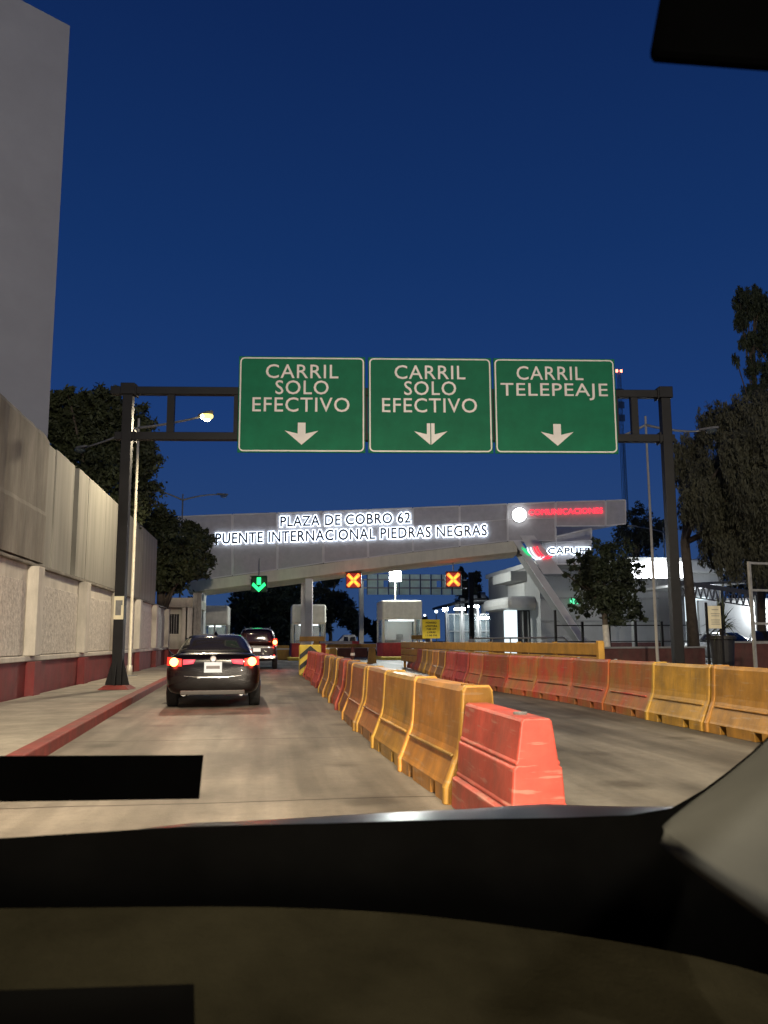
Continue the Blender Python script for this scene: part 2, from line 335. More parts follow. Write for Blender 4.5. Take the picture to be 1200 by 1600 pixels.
# ------------------------------------------------------------------ left boundary wall
wl = thing('boundary_wall', 'long roadside wall with red base, cream pillars, stucco panels and tall concrete screen', 'wall', (-5.2, 8, 0))
def wb(x0, x1, y0, y1, z0, z1, name, mt, parent=wl, **k): return MB().box(x0, x1, y0, y1, z0, z1).build(name, mt, parent, world=True, **k)
wb(-5.5, -5.2, 4, 47, 0, .88, 'base', 'dado_red')
wb(-5.52, -5.14, 4, 47, .882, 1.0, 'ledge', 'cream', bevel=.02)
wb(-5.5, -5.27, 4, 47, 1.002, 2.99, 'backing', 'cream')
wb(-5.52, -5.17, 4, 47, 2.992, 3.07, 'coping', 'old_concrete', bevel=.015)
pys = [9.7, 15.0, 20.3, 25.6, 30.9, 36.2, 41.5, 46.6]
for i, y in enumerate(pys):
    p = wb(-5.27, -5.02, y - .26, y + .26, 1.003, 2.98, 'pillar', 'cream', bevel=.02)
    wb(-5.2, -5.0, y - .28, y + .28, 0, .878, 'plinth', 'dado_red', bevel=.01)
for i in range(7):
    a, b = pys[i] + .55, pys[i + 1] - .5
    wb(-5.267, -5.22, a, b, 1.02, 2.62, 'stucco_panel', 'stucco', bevel=.01)
# upper screen
mb = MB(); n = 24; rs = []
for i in range(n * 4 + 1):
    y = 8 + (20.9 - 8) * i / (n * 4); x = -5.16 + .022 * abs(math.sin(i * math.pi / 8)) ** .5
    top = 6.1 + .008 * math.sin(i * .9)
    rs.append([(x, y, 3.10), (x + .01, y, 4.2), (x - .02, y, 4.3), (x, y, top - .12), (x - .06, y, top), (-5.4, y, top), (-5.4, y, 3.10)])
mb.rings(rs).build('screen_panel', 'old_concrete', wl, world=True)
wb(-5.45, -5.30, 20.93, 22.1, 3.1, 6.05, 'screen_panel', 'panel_concrete')
wb(-5.42, -5.27, 22.15, 24.2, 3.1, 6.08, 'screen_panel', 'panel_concrete')
for a, b in ((24.65, 25.95), (26.02, 28.8), (28.82, 31.6), (31.62, 33.2), (33.6, 37.2), (37.25, 42.2)):
    wb(-5.38, -5.24, a, b, 3.1, 6.1, 'screen_panel', 'panel_concrete')
wb(-5.6, -5.43, 21, 42.2, 3.1, 5.9, 'screen_frame', 'dark_steel')
for y in (15.0, 25.6, 36.2):
    wb(-5.205, -5.195, y + .8, y + .95, .5, .56, 'drain_plate', 'galvanised')

# ------------------------------------------------------------------ tall building far left
tb = thing('tall_building', 'tall plain windowless grey building rising above the left wall', 'building', (-8.1, 33, 0))
e = at(75, 680, 33); top = at(101, 41, 33).z
d = Vector((-math.sin(R(52)), -math.cos(R(52)), 0)); nr = Vector((-d.y, d.x, 0))
P0 = Vector((e.x, 33, 0)); P1 = P0 + d * 17; P2 = P1 - nr * -9; P3 = P0 + nr * 9
if nr.y < 0: P2 = P1 - nr * 9; P3 = P0 - nr * 9
else: P2 = P1 + nr * 9
MB().slab([tuple(p[:2]) for p in (P0, P1, P2, P3)], 0, top).build('wall', 'grey_render', tb, world=True)
o = MB().slab([tuple((P0 * 1.002)[:2]), tuple((P1)[:2]), tuple(P2[:2]), tuple(P3[:2])], top + .003, top + .16).build('coping', 'grey_render', tb, world=True)

# ------------------------------------------------------------------ sign gantry
GA, GB = Vector((-3.62, 22.35, 0)), Vector((10.35, 21.0, 0))
gl = (GB - GA).length; grz = math.atan2(GB.y - GA.y, GB.x - GA.x)
g = thing('sign_gantry', 'dark steel gantry spanning the road carrying three green lane signs', 'gantry', GA, grz)
def gz(px, py): return plane_hit(px, py, GA, GB)
for x0, zb in ((0, .15), (gl, 0)):
    MB().box(x0 - .125, x0 + .125, -.125, .125, zb + .1, 7.86).box(x0 - .18, x0 + .18, -.17, .17, 7.6, 7.9).build('post', 'dark_steel', g, bevel=.012)
    f = MB().rings([[(x0 - .38, -.38, zb), (x0 + .38, -.38, zb), (x0 + .38, .38, zb), (x0 - .38, .38, zb)], [(x0 - .25, -.25, zb + .1), (x0 + .25, -.25, zb + .1), (x0 + .25, .25, zb + .1), (x0 - .25, .25, zb + .1)]]).build('footing', 'kerb_red', g)
    gm = MB()
    for sx_, sy_ in ((1, 0), (-1, 0), (0, 1), (0, -1)):
        if sx_: gm.prism([(x0 + sx_ * .125, zb + .1), (x0 + sx_ * .30, zb + .1), (x0 + sx_ * .125, zb + .75)], -.012, .012)
        else: gm.add([(x0 - .012, sy_ * .125, zb + .1), (x0 + .012, sy_ * .125, zb + .1), (x0 + .012, sy_ * .30, zb + .1), (x0 - .012, sy_ * .30, zb + .1), (x0 - .012, sy_ * .125, zb + .75), (x0 + .012, sy_ * .125, zb + .75)], [(0, 1, 2, 3), (0, 4, 5, 1), (3, 2, 5, 4), (0, 3, 4), (1, 5, 2)])
    gm.build('gusset', 'dark_steel', g)
for z0, z1 in ((7.62, 7.82), (6.42, 6.62)):
    MB().box(-.45 if z0 > 7 else -.3, gl + .2, -.1, .1, z0, z1).build('beam', 'dark_steel', g, bevel=.01)
for x0 in (.2, gl - .2):
    for zc_ in (7.72, 6.52):
        MB().box(x0 - .02, x0 + .02, -.15, .15, zc_ - .15, zc_ + .15).build('splice_plate', 'dark_steel', g, bevel=.004)
for px in (268, 372, 470, 570, 668, 768, 860, 960, 991):
    u = gz(px, 640)[0]; MB().box(u - .09, u + .09, -.08, .08, 6.622, 7.618).build('strut', 'dark_steel', g)
MB().box(-.12, .12, -.14, -.13, 1.85, 2.42).build('poster', 'board_cream', g)
MB().prism([(-.08, 1.95), (.06, 1.95), (.06, 2.2), (.09, 2.2), (.09, 2.32), (-.08, 2.32)], -.144, -.1405).build('poster_print', 'trim_grey', g)
for i, (pxl, pxr, lines) in enumerate(((376, 571.5, ('CARRIL', 'SOLO', 'EFECTIVO')), (576, 767, ('CARRIL', 'SOLO', 'EFECTIVO')), (770, 958, ('CARRIL', 'TELEPEAJE')))):
    u0 = gz(pxl, 560)[0]; u1 = gz(pxr, 563)[0]; zt = gz(378, 558.5)[1]; zb_ = gz(376, 708)[1]
    w = u1 - u0; h = zt - zb_; c = GA + Matrix.Rotation(grz, 3, 'Z') @ Vector(((u0 + u1) / 2, -.16, 0)); c.z = zb_
    lab = ('leftmost green overhead sign reading CARRIL SOLO EFECTIVO with white down arrow', 'middle green overhead sign reading CARRIL SOLO EFECTIVO, arrow split by a dark seam', 'green overhead sign reading CARRIL TELEPEAJE, rightmost on the gantry')[i]
    s = thing('lane_sign', lab, 'road sign', c, grz, 'green signs on the gantry')
    MB().box(-w / 2, w / 2, 0, .04, 0, h).build('panel', 'sign_green', s, bevel=.01)
    b = MB(); t_ = .035; q = .03; r_ = .12; pts = []
    for cx, cz, a0 in ((w / 2 - q - r_, h - q - r_, 0), (-w / 2 + q + r_, h - q - r_, 90), (-w / 2 + q + r_, q + r_, 180), (w / 2 - q - r_, q + r_, 270)):
        for k in range(6): a = R(a0 + 18 * k); pts.append((cx, cz, math.cos(a), math.sin(a), r_))
    n = len(pts); vs = []
    for (cx, cz, ca, sa, rr) in pts:
        for rad, yy in ((rr, -.006), (rr - t_, -.006), (rr, -.001), (rr - t_, -.001)): vs.append((cx + ca * rad, yy, cz + sa * rad))
    fs = []
    for k in range(n):
        j = (k + 1) % n; fs += [(4 * k, 4 * k + 1, 4 * j + 1, 4 * j), (4 * k, 4 * j, 4 * j + 2, 4 * k + 2), (4 * k + 1, 4 * k + 3, 4 * j + 3, 4 * j + 1)]
    b.add(vs, fs).build('border', 'sign_white', s)
    k = w / 3.25
    if i < 2: L = [('CARRIL', 0, h - .40, 1.86 * k, .37), ('SOLO', 0, h - .83, 1.36 * k, .37), ('EFECTIVO', -.02, h - 1.29, 2.48 * k, .38)]
    else: L = [('CARRIL', -.12, h - .40, 1.78 * k, .37), ('TELEPEAJE', -.02, h - .90, 2.85 * k, .45)]
    text('lettering', L, 'sign_white', s, off=.003, ext=.004, world_loc=(0, -.002, 0))
    ax = .0 if i < 2 else .02; az = h - 2.04
    def arrow(x0, x1):
        P = [(-.43, .06), (0, -.31), (.43, .06), (.1, -.02), (.1, .27), (-.1, .27), (-.1, -.02)]
        return P
    A = MB()
    if i == 1:
        A.prism([(ax - .43, az + .06), (ax - .012, az - .30), (ax - .012, az + .27), (ax - .1, az + .27), (ax - .1, az - .02)], -.006, -.001)
        A.prism([(ax + .43, az + .06), (ax + .012, az - .30), (ax + .012, az + .27), (ax + .1, az + .27), (ax + .1, az - .02)], -.006, -.001)
    else:
        A.prism([(ax + x, az + z) for x, z in arrow(0, 0)], -.006, -.001)
    A.build('arrow', 'sign_white', s)
    MB().box(-w / 2 + .2, w / 2 - .2, .042, .09, h * .25, h * .25 + .08).box(-w / 2 + .2, w / 2 - .2, .042, .09, h * .75, h * .75 + .08).build('bracket', 'galvanised', s)

# ------------------------------------------------------------------ street lamps (double arm)
def street_lamp(loc, rz, label, H=9.3, lit=0, arm=2.6, power=1500, tilt=.75, both=False, mt='pale_pole', col=(1, .83, .57)):
    s = thing('street_lamp', label, 'street lamp', loc, rz, 'double arm street lamps beside the road')
    MB().tube([(0, 0, 0), (0, 0, .35), (0, 0, .36), (0, 0, H)], [.10, .10, .06, .04], 12).build('pole', mt, s, smooth=True)
    MB().box(-.2, .2, -.2, .2, 0, .03).build('base_plate', 'galvanised', s)
    for sg in (1, -1):
        pts = [(sg * arm * t, 0, H - .35 + tilt * (1 - (1 - t) ** 1.6)) for t in [k / 8 for k in range(9)]]
        MB().tube(pts, [.05 - .002 * k for k in range(9)], 8).build('arm', 'galvanised', s, smooth=True)
        tip = pts[-1]
        head = MB().rings([[(tip[0] + sg * (-.05 + x), y * wd, tip[2] + dz + zz) for (y, zz) in ((-1, 0), (1, 0), (.7, .09), (-.7, .09))] for x, wd, dz in ((0, .06, 0), (.15, .13, 0), (.5, .15, .01), (.7, .05, .02))]).build('luminaire', 'trim_grey', s, bevel=.01)
        on = (sg == lit) or both
        MB().tube([(tip[0] + sg * .38, 0, tip[2] - .16), (tip[0] + sg * .38, 0, tip[2] - .13), (tip[0] + sg * .38, 0, tip[2] - .07), (tip[0] + sg * .38, 0, tip[2] - .004)], [.05, .14, .2, .2], 18).build('lens', 'sodium' if on else 'pane', head, smooth=True)
        if on: MB().tube([(tip[0] + sg * .38, 0, tip[2] - .20), (tip[0] + sg * .38, 0, tip[2] - .165)], [.06, .11], 14).build('bulb', 'sodium_core', head, smooth=True); MB().tube([(tip[0] + sg * .38, -.21, tip[2] - .09), (tip[0] + sg * .38, -.202, tip[2] - .09)], [.05, .08], 12).build('bulb', 'sodium_core', head, smooth=True)
        if on: lamp('lamp_light', 'SPOT', (tip[0] + sg * .38, 0, tip[2] - .3), power, col, s, .12, 172, (0, 0, -1), .35)
    return s
# left lamp: its lit head hangs out over the lane in front of the pole
pb = at(218, 648, 31)
lm = at(322, 641, 28.2)
dv = Vector((lm.x - pb.x, lm.y - pb.y, 0)); 
street_lamp((pb.x, pb.y, .145), math.atan2(dv.y, dv.x), 'lit street lamp with bright yellow head behind the left gantry post', H=pb.z - .1 - .145, lit=1, arm=dv.length - .3, power=2600, tilt=lm.z + .05 - (pb.z - .25), mt='pale_pole')
p2 = at(286, 768, 50)
street_lamp((p2.x, p2.y, 0), R(25), 'slim unlit double-arm lamp post in front of the left end of the footbridge', H=p2.z - .1, arm=2.1, tilt=.5, mt='galvanised')
p3 = at(1009, 652, 31)
street_lamp((p3.x, p3.y, 0), R(-38), 'pale unlit lamp post just left of the right gantry post', H=p3.z, arm=2.0, tilt=-.5)
p4 = at(1036, 822, 60)
street_lamp((p4.x, p4.y, 0), R(5), 'distant lamp post whose arms show either side of the right gantry post', H=p4.z - .2, arm=2.2, tilt=.35)
street_lamp((-4.3, 2.0, .145), R(4), 'added unseen street lamp on the pavement beside the camera car', lit=1, arm=4.0, power=8500)  # added lamp out of view, brightens the near road
street_lamp((13.5, 5.5, 0), R(172), 'added unseen street lamp beyond the right barrier row behind the camera car', lit=1, arm=2.6, power=2200)  # second added lamp out of view, extra light from the right
fm = thing('added_flood_mast', 'added unseen floodlight mast behind the camera car brightening the toll plaza', 'floodlight', (3.5, -14, 0))  # added mast out of view, brightens signs and bridge from the front
MB().tube([(0, 0, 0), (0, 0, 14)], [.16, .08], 12).build('pole', 'galvanised', fm, smooth=True)
MB().box(-.5, .5, -.1, .25, 13.9, 14.5).build('housing', 'galvanised', fm, bevel=.02)
MB().box(-.45, .45, .252, .27, 13.95, 14.45).build('lens', 'sodium', fm)
lamp('flood_light', 'SPOT', (0, .45, 14.2), 27000, (1, .88, .70), fm, .35, 95, (-.03, 1, -.14), .5)

# ------------------------------------------------------------------ pedestrian bridge
BA, BB = (-5.2, 54.0), (21.6, 49.0)
brz = math.atan2(BB[1] - BA[1], BB[0] - BA[0])
def pb_(px, py): return plane_hit(px, py, BA, BB)
br = thing('footbridge', 'long enclosed pedestrian footbridge with grey mesh cladding crossing above the toll lanes', 'footbridge', (BA[0], BA[1], 0), brz)
tops = [(278, 806), (363, 803), (433, 801), (505, 799), (575, 796.5), (645, 794), (718, 791.5), (793, 788.5), (868, 786), (946, 784), (978, 783)]
bots = [(292, 908), (363, 898), (433, 889), (505, 879), (575, 871), (645, 862), (718, 854), (793, 846), (868, 823), (946, 823), (978, 820)]
for i in range(10):
    a, b, c, d_ = pb_(*tops[i]), pb_(*tops[i + 1]), pb_(*bots[i + 1]), pb_(*bots[i])
    if i == 7: c = pb_(868, 846)
    if i == 8: d_ = pb_(868, 823)
    g_ = .03
    a = (a[0] + g_, a[1]); d_ = (d_[0] + g_, d_[1]); b = (b[0] - g_, b[1]); c = (c[0] - g_, c[1])
    MB().prism([a, b, c, d_], 0, .03).build('mesh_panel', 'perforated', br)
    mb = MB(); T = [Vector((p[0], -.02, p[1])) for p in (a, b, c, d_)]
    for k in range(4): mb.beam(T[k], T[(k + 1) % 4], .07, .07)
    ml = (T[0] + T[3]) / 2; mr = (T[1] + T[2]) / 2
    if i < 8: mb.beam(T[0].lerp(T[3], .42), T[1].lerp(T[2], .42), .035, .035)
    mb.build('panel_frame', 'mesh_grey', br)
# lower cladding on the stair tower
Q = [pb_(*p) for p in ((822, 850), (925, 826), (925, 882), (846, 882))]
MB().prism(Q, .25, .28).build('mesh_panel', 'perforated', br)
mb = MB(); T = [Vector((p[0], .22, p[1])) for p in Q]
for k in range(4): mb.beam(T[k], T[(k + 1) % 4], .07)
u = pb_(870, 850)[0]; mb.beam((u, .2, pb_(870, 826)[1]), (u, .2, pb_(870, 882)[1]), .06); mb.beam((pb_(830, 850)[0], .2, pb_(830, 850)[1]), (pb_(925, 845)[0], .2, pb_(925, 845)[1]), .05)
mb.build('panel_frame', 'mesh_grey', br)
MB().box(pb_(846, 850)[0], pb_(925, 850)[0], .3, 3.0, pb_(870, 884)[1], pb_(870, 846)[1]).build('stair_landing', 'grey_wall', br)
# deck: pale fascia rising to the right
ft = [(292, 909), (363, 899.5), (433, 890), (480, 884), (560, 873.5), (640, 864), (720, 855), (806, 846)]
th = [15, 16, 17, 17, 17, 17, 17, 17]
fp = [pb_(*p) for p in ft]; fb = [pb_(p[0] + 2, p[1] + t) for p, t in zip(ft, th)]
MB().rings([[(a[0], -.05, a[1]), (a[0], 2.6, a[1]), (b[0], 2.6, b[1] - .12), (b[0], .35, b[1] - .12), (b[0], -.05, b[1])] for a, b in zip(fp, fb)]).build('deck', 'deck_cream', br)
# truss
N = 14; u0, u1 = fp[0][0], fp[-1][0]
def lerp_tab(tab, u):
    for a, b in zip(tab, tab[1:]):
        if u <= b[0] + 1e-6: return a[1] + (b[1] - a[1]) * (u - a[0]) / (b[0] - a[0])
    return tab[-1][1]
tp = [pb_(*p) for p in tops]
for yy in (.35, 2.4):
    mb = MB()
    for k in range(N):
        ua, ub = u0 + (u1 - u0) * k / N, u0 + (u1 - u0) * (k + 1) / N
        za, zb2 = lerp_tab(fp, ua) + .08, lerp_tab(fp, ub) + .08; ta = za + 1.15; tb2 = zb2 + 1.15
        mb.beam((ua, yy, ta), (ub, yy, tb2), .14); mb.beam((ua, yy, za), (ub, yy, zb2), .14); mb.beam((ua, yy, za), (ua, yy, ta), .1)
        if k % 2: mb.beam((ua, yy, za), (ub, yy, tb2), .1)
        else: mb.beam((ua, yy, ta), (ub, yy, zb2), .1)
    mb.build('truss', 'truss_steel', br)
# back cladding and roof edge
a, b = tp[0], tp[-1]
MB().prism([a, b, (b[0], b[1] - 1.2), pb_(806, 846), (fp[0][0], fp[0][1] + .1)], 2.62, 2.65).build('rear_mesh', 'perforated', br)
for px, yy, w in ((482, .2, .42), (467, 2.2, .36), (312, .4, .5), (297, 2.2, .4)):
    u, _ = pb_(px, 900); z = lerp_tab(fb, max(u, fb[0][0])) - .1
    MB().box(u - w / 2, u + w / 2, yy - w / 2, yy + w / 2, 0, z).build('column', 'mesh_grey', br, bevel=.02)
# inclined stair flight down to the right
s0, s1 = pb_(806, 848), pb_(910, 1003)
MB().prism([(s0[0] - .18, s0[1] + .05), (s0[0] + .25, s0[1] + .05), (s1[0] + .25, s1[1]), (s1[0] - .22, s1[1])], -.15, .1).build('stair_stringer', 'mesh_grey', br, bevel=.01)
MB().prism([(s0[0] - .1, s0[1] - .1), (s0[0] + .12, s0[1]), (s1[0] + .12, s1[1] - .1), (s1[0] - .16, s1[1] - .1)], .12, 2.3).build('stair_flight', 'grey_wall', br)
q = [pb_(*p) for p in ((812, 838), (834, 838), (880, 898), (848, 898))]
MB().prism(q, -.12, -.08).build('logo_panel', 'mesh_grey', br)
def halo_sign(name, lines, label, cat, face, back, off, so, offx=.0, world_y=-.16):
    s = thing(name, label, cat, (BA[0], BA[1], 0), brz)
    text('lettering', lines, face, s, off=off, ext=.03, world_loc=(0, so, 0))
    if back: text('halo_plate', lines, back, s, off=offx, ext=.012, world_loc=(0, so + .045, 0))
    return s
def line(sx0, sx1, ytop0, ybot0, dz=0):
    a = pb_(sx0, (ytop0 + ybot0) / 2); b = pb_(sx1, (ytop0 + ybot0) / 2); return a, b
def row(s, pxl, pyl, pxr, pyr, hpx):              # one line of letters along a slope, a word-wide piece at a time
    a = pb_(pxl, pyl); b = pb_(pxr, pyr)
    return [(s, (a[0] + b[0]) / 2, (a[1] + b[1]) / 2, b[0] - a[0], hpx / 1350 * 53, (b[1] - a[1]) / (b[0] - a[0]))]
halo_sign('bridge_lettering', row('PLAZA DE COBRO 62', 439, 815, 641, 809.5, 16), 'dark halo-lit letters reading PLAZA DE COBRO 62 on the footbridge', 'sign', 'letter_navy', 'halo', .02, -.17, .085)
halo_sign('bridge_lettering', row('PUENTE INTERNACIONAL PIEDRAS NEGRAS', 338, 841, 760, 829.5, 16.5), 'dark halo-lit letters reading PUENTE INTERNACIONAL PIEDRAS NEGRAS, lower line on footbridge', 'sign', 'letter_navy', 'halo', .02, -.17, .085)
halo_sign('bridge_lettering', row('COMUNICACIONES', 826, 802, 941, 799.5, 8.5), 'glowing red letters reading COMUNICACIONES at the right end of footbridge', 'sign', 'red_letter', None, .014, -.1)
a = pb_(856, 864); b = pb_(921, 860)
halo_sign('bridge_lettering', [('CAPUFE', (a[0] + b[0]) / 2, (a[1] + b[1]) / 2, b[0] - a[0], .36)], 'halo-lit dark letters reading CAPUFE partly behind the dark tree', 'sign', 'letter_navy', 'halo', .02, -.05, .085)
lg = thing('ribbon_logo', 'green, white and red ribbon emblem glowing on the inclined stair panel', 'emblem', (BA[0], BA[1], 0), brz)
for k, (mt, dx) in enumerate((('logo_green', 0), ('logo_green', 4), ('logo_white', 9), ('logo_white', 14), ('logo_red', 19), ('logo_red', 24))):
    P = []
    for t in [j / 8 for j in range(9)]:
        if k < 2: px, py = 815 + dx + 11 * t, 857 + 1.5 * k + 12 * t + 1.5 * math.sin(t * 3.1)
        else: px, py = 814 + dx + (20 + (k - 2) * 1.2) * t - 2 * math.sin(t * 6), 857 + 2 * math.sin(t * 3) + (17 if t < .6 else 17 - 8 * (t - .6)) * min(t / .6, 1) - (k - 2) * .5
        u, z = pb_(px, py); P.append((u, -.2, z))
    MB().tube(P, .045, 6).build('ribbon', mt, lg)
dsc = thing('round_emblem', 'round brilliant white backlit disc beside the red letters', 'emblem', (BA[0], BA[1], 0), brz)
u, z = pb_(811, 806)
MB().tube([(u, -.1, z), (u, -.22, z)], .42, 32).build('disc', 'disc_white', dsc); MB().tube([(u, -.02, z), (u, -.098, z)], .44, 32).build('rim', 'galvanised', dsc)

# ------------------------------------------------------------------ lane signals
def signal(px, py, kind, label, Y=52.2):
    c = at(px, py, Y); s = thing('lane_signal', label, 'lane signal', c, brz, 'lane signals hung under the footbridge'); w = .47
    MB().box(-w, w, 0, .22, -w, w).build('housing', 'black', s, bevel=.02)
    MB().prism([(-w - .03, w + .02), (w + .03, w + .02), (w + .03, w - .01), (-w - .03, w - .01)], -.28, -.004).build('visor', 'black', s)
    m_ = MB()
    if kind == 'arrow':
        m_.prism([(-.12, .40), (.12, .40), (.12, -.02), (-.12, -.02)], -.03, -.004)
        for sg in (1, -1): m_.prism([(0, -.46), (0, -.2), (sg * .33, .1), (sg * .42, -.06)], -.034 - .002 * sg, -.004)
        m_.build('symbol', 'led_green', s)
    else:
        for a in (45, -45):
            ca, sa = math.cos(R(a)), math.sin(R(a)); P = [(-.5, -.1), (.5, -.1), (.5, .1), (-.5, .1)]
            m_.prism([(x * ca - z * sa, x * sa + z * ca) for x, z in P], -.03 - a * .0001, -.004)
        m_.build('symbol', 'led_orange', s); MB().box(-w + .04, w - .04, -.004, -.001, -w + .04, w - .04).build('glow_plate', 'red_dim', s)  # dim red plate puts the cross's glow onto the housing face
        m2 = MB()
        for a in (45, 135, 225, 315):
            ca, sa = math.cos(R(a)), math.sin(R(a)); P = [(.08, -.05), (.34, -.05), (.34, .05), (.08, .05)]
            m2.prism([(x * ca - z * sa, x * sa + z * ca) for x, z in P], -.05, -.036)
        m2.build('bright_core', 'led_amber', s)
    MB().tube([(0, .1, w), (0, .1, w + 1.1)], .03, 8).build('hanger', 'galvanised', s)
    lamp('signal_glow', 'POINT', (0, -.5, 0), 12, (0, 1, .2) if kind == 'arrow' else (1, .12, .02), s, .3)
    return s
signal(404, 912, 'arrow', 'lane signal showing a green down arrow')
signal(552, 906.5, 'x', 'lane signal showing an orange-red cross right of the bridge column')
signal(708, 906, 'x', 'lane signal showing an orange-red cross in front of the back of the far sign')
# ------------------------------------------------------------------ toll booths and islands
def booth(pxl, pxr, pyt, Y, label, depth=3.2, red=True, lit=False):
    a = at(pxl, 1000, Y); b = at(pxr, 1000, Y); H = at((pxl + pxr) / 2, pyt, Y).z; w = b.x - a.x
    s = thing('toll_booth', label, 'toll booth', ((a.x + b.x) / 2, Y, 0), 0, 'toll booths')
    h = w / 2
    MB().box(-h - .3, h + .3, -2.2, depth + 1.5, 0, .2).build('island', 'yellow_paint', s, bevel=.03)
    MB().box(-h, h, 0, depth, .2, 1.15).build('base', 'booth_red' if red else 'booth_white', s, bevel=.02)
    MB().box(-h - .02, h + .02, -.02, depth + .02, H - 1.35, H).build('roof', 'booth_white', s, bevel=.12)
    m_ = MB(); 
    for x in (-h + .07, 0 if not lit else h - .5, h - .07):
        for y in (.07, depth - .07): m_.box(x - .07, x + .07, y - .07, y + .07, 1.15, H - 1.34)
    m_.build('mullion', 'booth_white', s)
    MB().box(-h + .14, h - .14, .04, .06, 1.15, H - 1.34).box(h - .06, h - .04, .14, depth - .14, 1.15, H - 1.34).box(-h + .04, -h + .06, .14, depth - .14, 1.15, H - 1.34).build('window', 'booth_glass', s)
    MB().box(-h + .3, h - .3, depth - .6, depth - .2, .2, H - 1.4).build('rear_wall', 'white_wall', s)
    MB().box(-h + .3, 0, .8, 1.2, 1.16, 1.35).box(-.3, .2, 1, 1.1, 1.36, 1.75).build('counter', 'trim_grey', s)
    MB().box(-h + .5, h - .5, .5, .62, H - 1.46, H - 1.38).build('ceiling_light', 'soft_white', s)
    lamp('interior_light', 'POINT', (0, .9, H - 1.7), 120 if lit else 60, (.85, 1, .95), s, .2)
    return s
booth(313, 355, 945, 61, 'white toll booth seen above the roof of the black sedan', red=False)
booth(455, 508, 944, 61, 'toll booth behind the footbridge column')
booth(597, 659, 938, 61, 'brightly lit toll booth under the white floodlight', lit=True)
fl = at(617, 902, 62)
s = thing('floodlight', 'brilliant white floodlight on a thin pole above the third toll booth', 'floodlight', (fl.x, 62, at(617, 938, 62).z))
zz = fl.z - s.location.z
MB().tube([(0, 0, 0), (0, 0, zz - .15)], .06, 8).build('pole', 'pale_pole', s)
MB().box(-.46, .46, -.05, .3, zz - .34, zz + .44).build('housing', 'galvanised', s, bevel=.02)
MB().box(-.42, .42, -.09, -.052, zz - .3, zz + .4).build('lens', 'white_lamp', s)
lamp('flood_light', 'POINT', (0, -.3, zz + .35), 3600, (.95, 1, .93), s, .2)
for px, y0 in ((597, 930), (636, 930)):
    pass
# ------------------------------------------------------------------ back of the far overhead signs
bs = thing('far_sign_back', 'pale green back of a wide overhead sign with frame ribs beyond the booths', 'road sign', at(637, 912, 78).to_2d().to_3d())
c0, c1 = at(573, 897, 78), at(722, 930, 78); 
mat('sign_pale', (.72, .88, .76), .6, metal=0, var=.15, scale=1.5)
mat('sign_pale', (.72, .88, .76), .6, metal=0, var=.15, scale=1.5)
L_ = c1.x - c0.x
for k in range(9):
    xa = c0.x + L_ * k / 9
    for j, (za, zb3) in enumerate(((0, .32), (.34, .72), (.74, 1.0))):
        hh = c0.z - c1.z
        if (k in (1, 6)) and j == 1:
            MB().box(xa + .05, xa + L_ / 9 - .45, 78, 78.05, c1.z + hh * za, c1.z + hh * zb3).build('panel', 'sign_pale', bs, world=True); continue
        MB().box(xa + .05, xa + L_ / 9 - .05, 78, 78.05, c1.z + hh * za, c1.z + hh * zb3).build('panel', 'sign_pale', bs, world=True)
m_ = MB()
for zz in (.33, .73): m_.beam((c0.x - .5, 77.9, c1.z + (c0.z - c1.z) * zz), (c1.x + .4, 77.9, c1.z + (c0.z - c1.z) * zz), .14)
m_.build('beam', 'galvanised', bs, world=True)
m_ = MB()
for k in range(10): m_.beam((c0.x + L_ * k / 9, 77.85, c1.z), (c0.x + L_ * k / 9, 77.85, c0.z), .07)
m_.build('rib', 'dark_steel', bs, world=True)
pp = at(564, 908, 78); MB().box(pp.x - .2, pp.x + .2, 77.8, 78.2, 0, pp.z).build('post', 'pale_pole', bs, world=True)
pp = at(735, 895, 78); MB().box(pp.x - .2, pp.x + .2, 77.8, 78.2, 0, pp.z).build('post', 'dark_steel', bs, world=True)

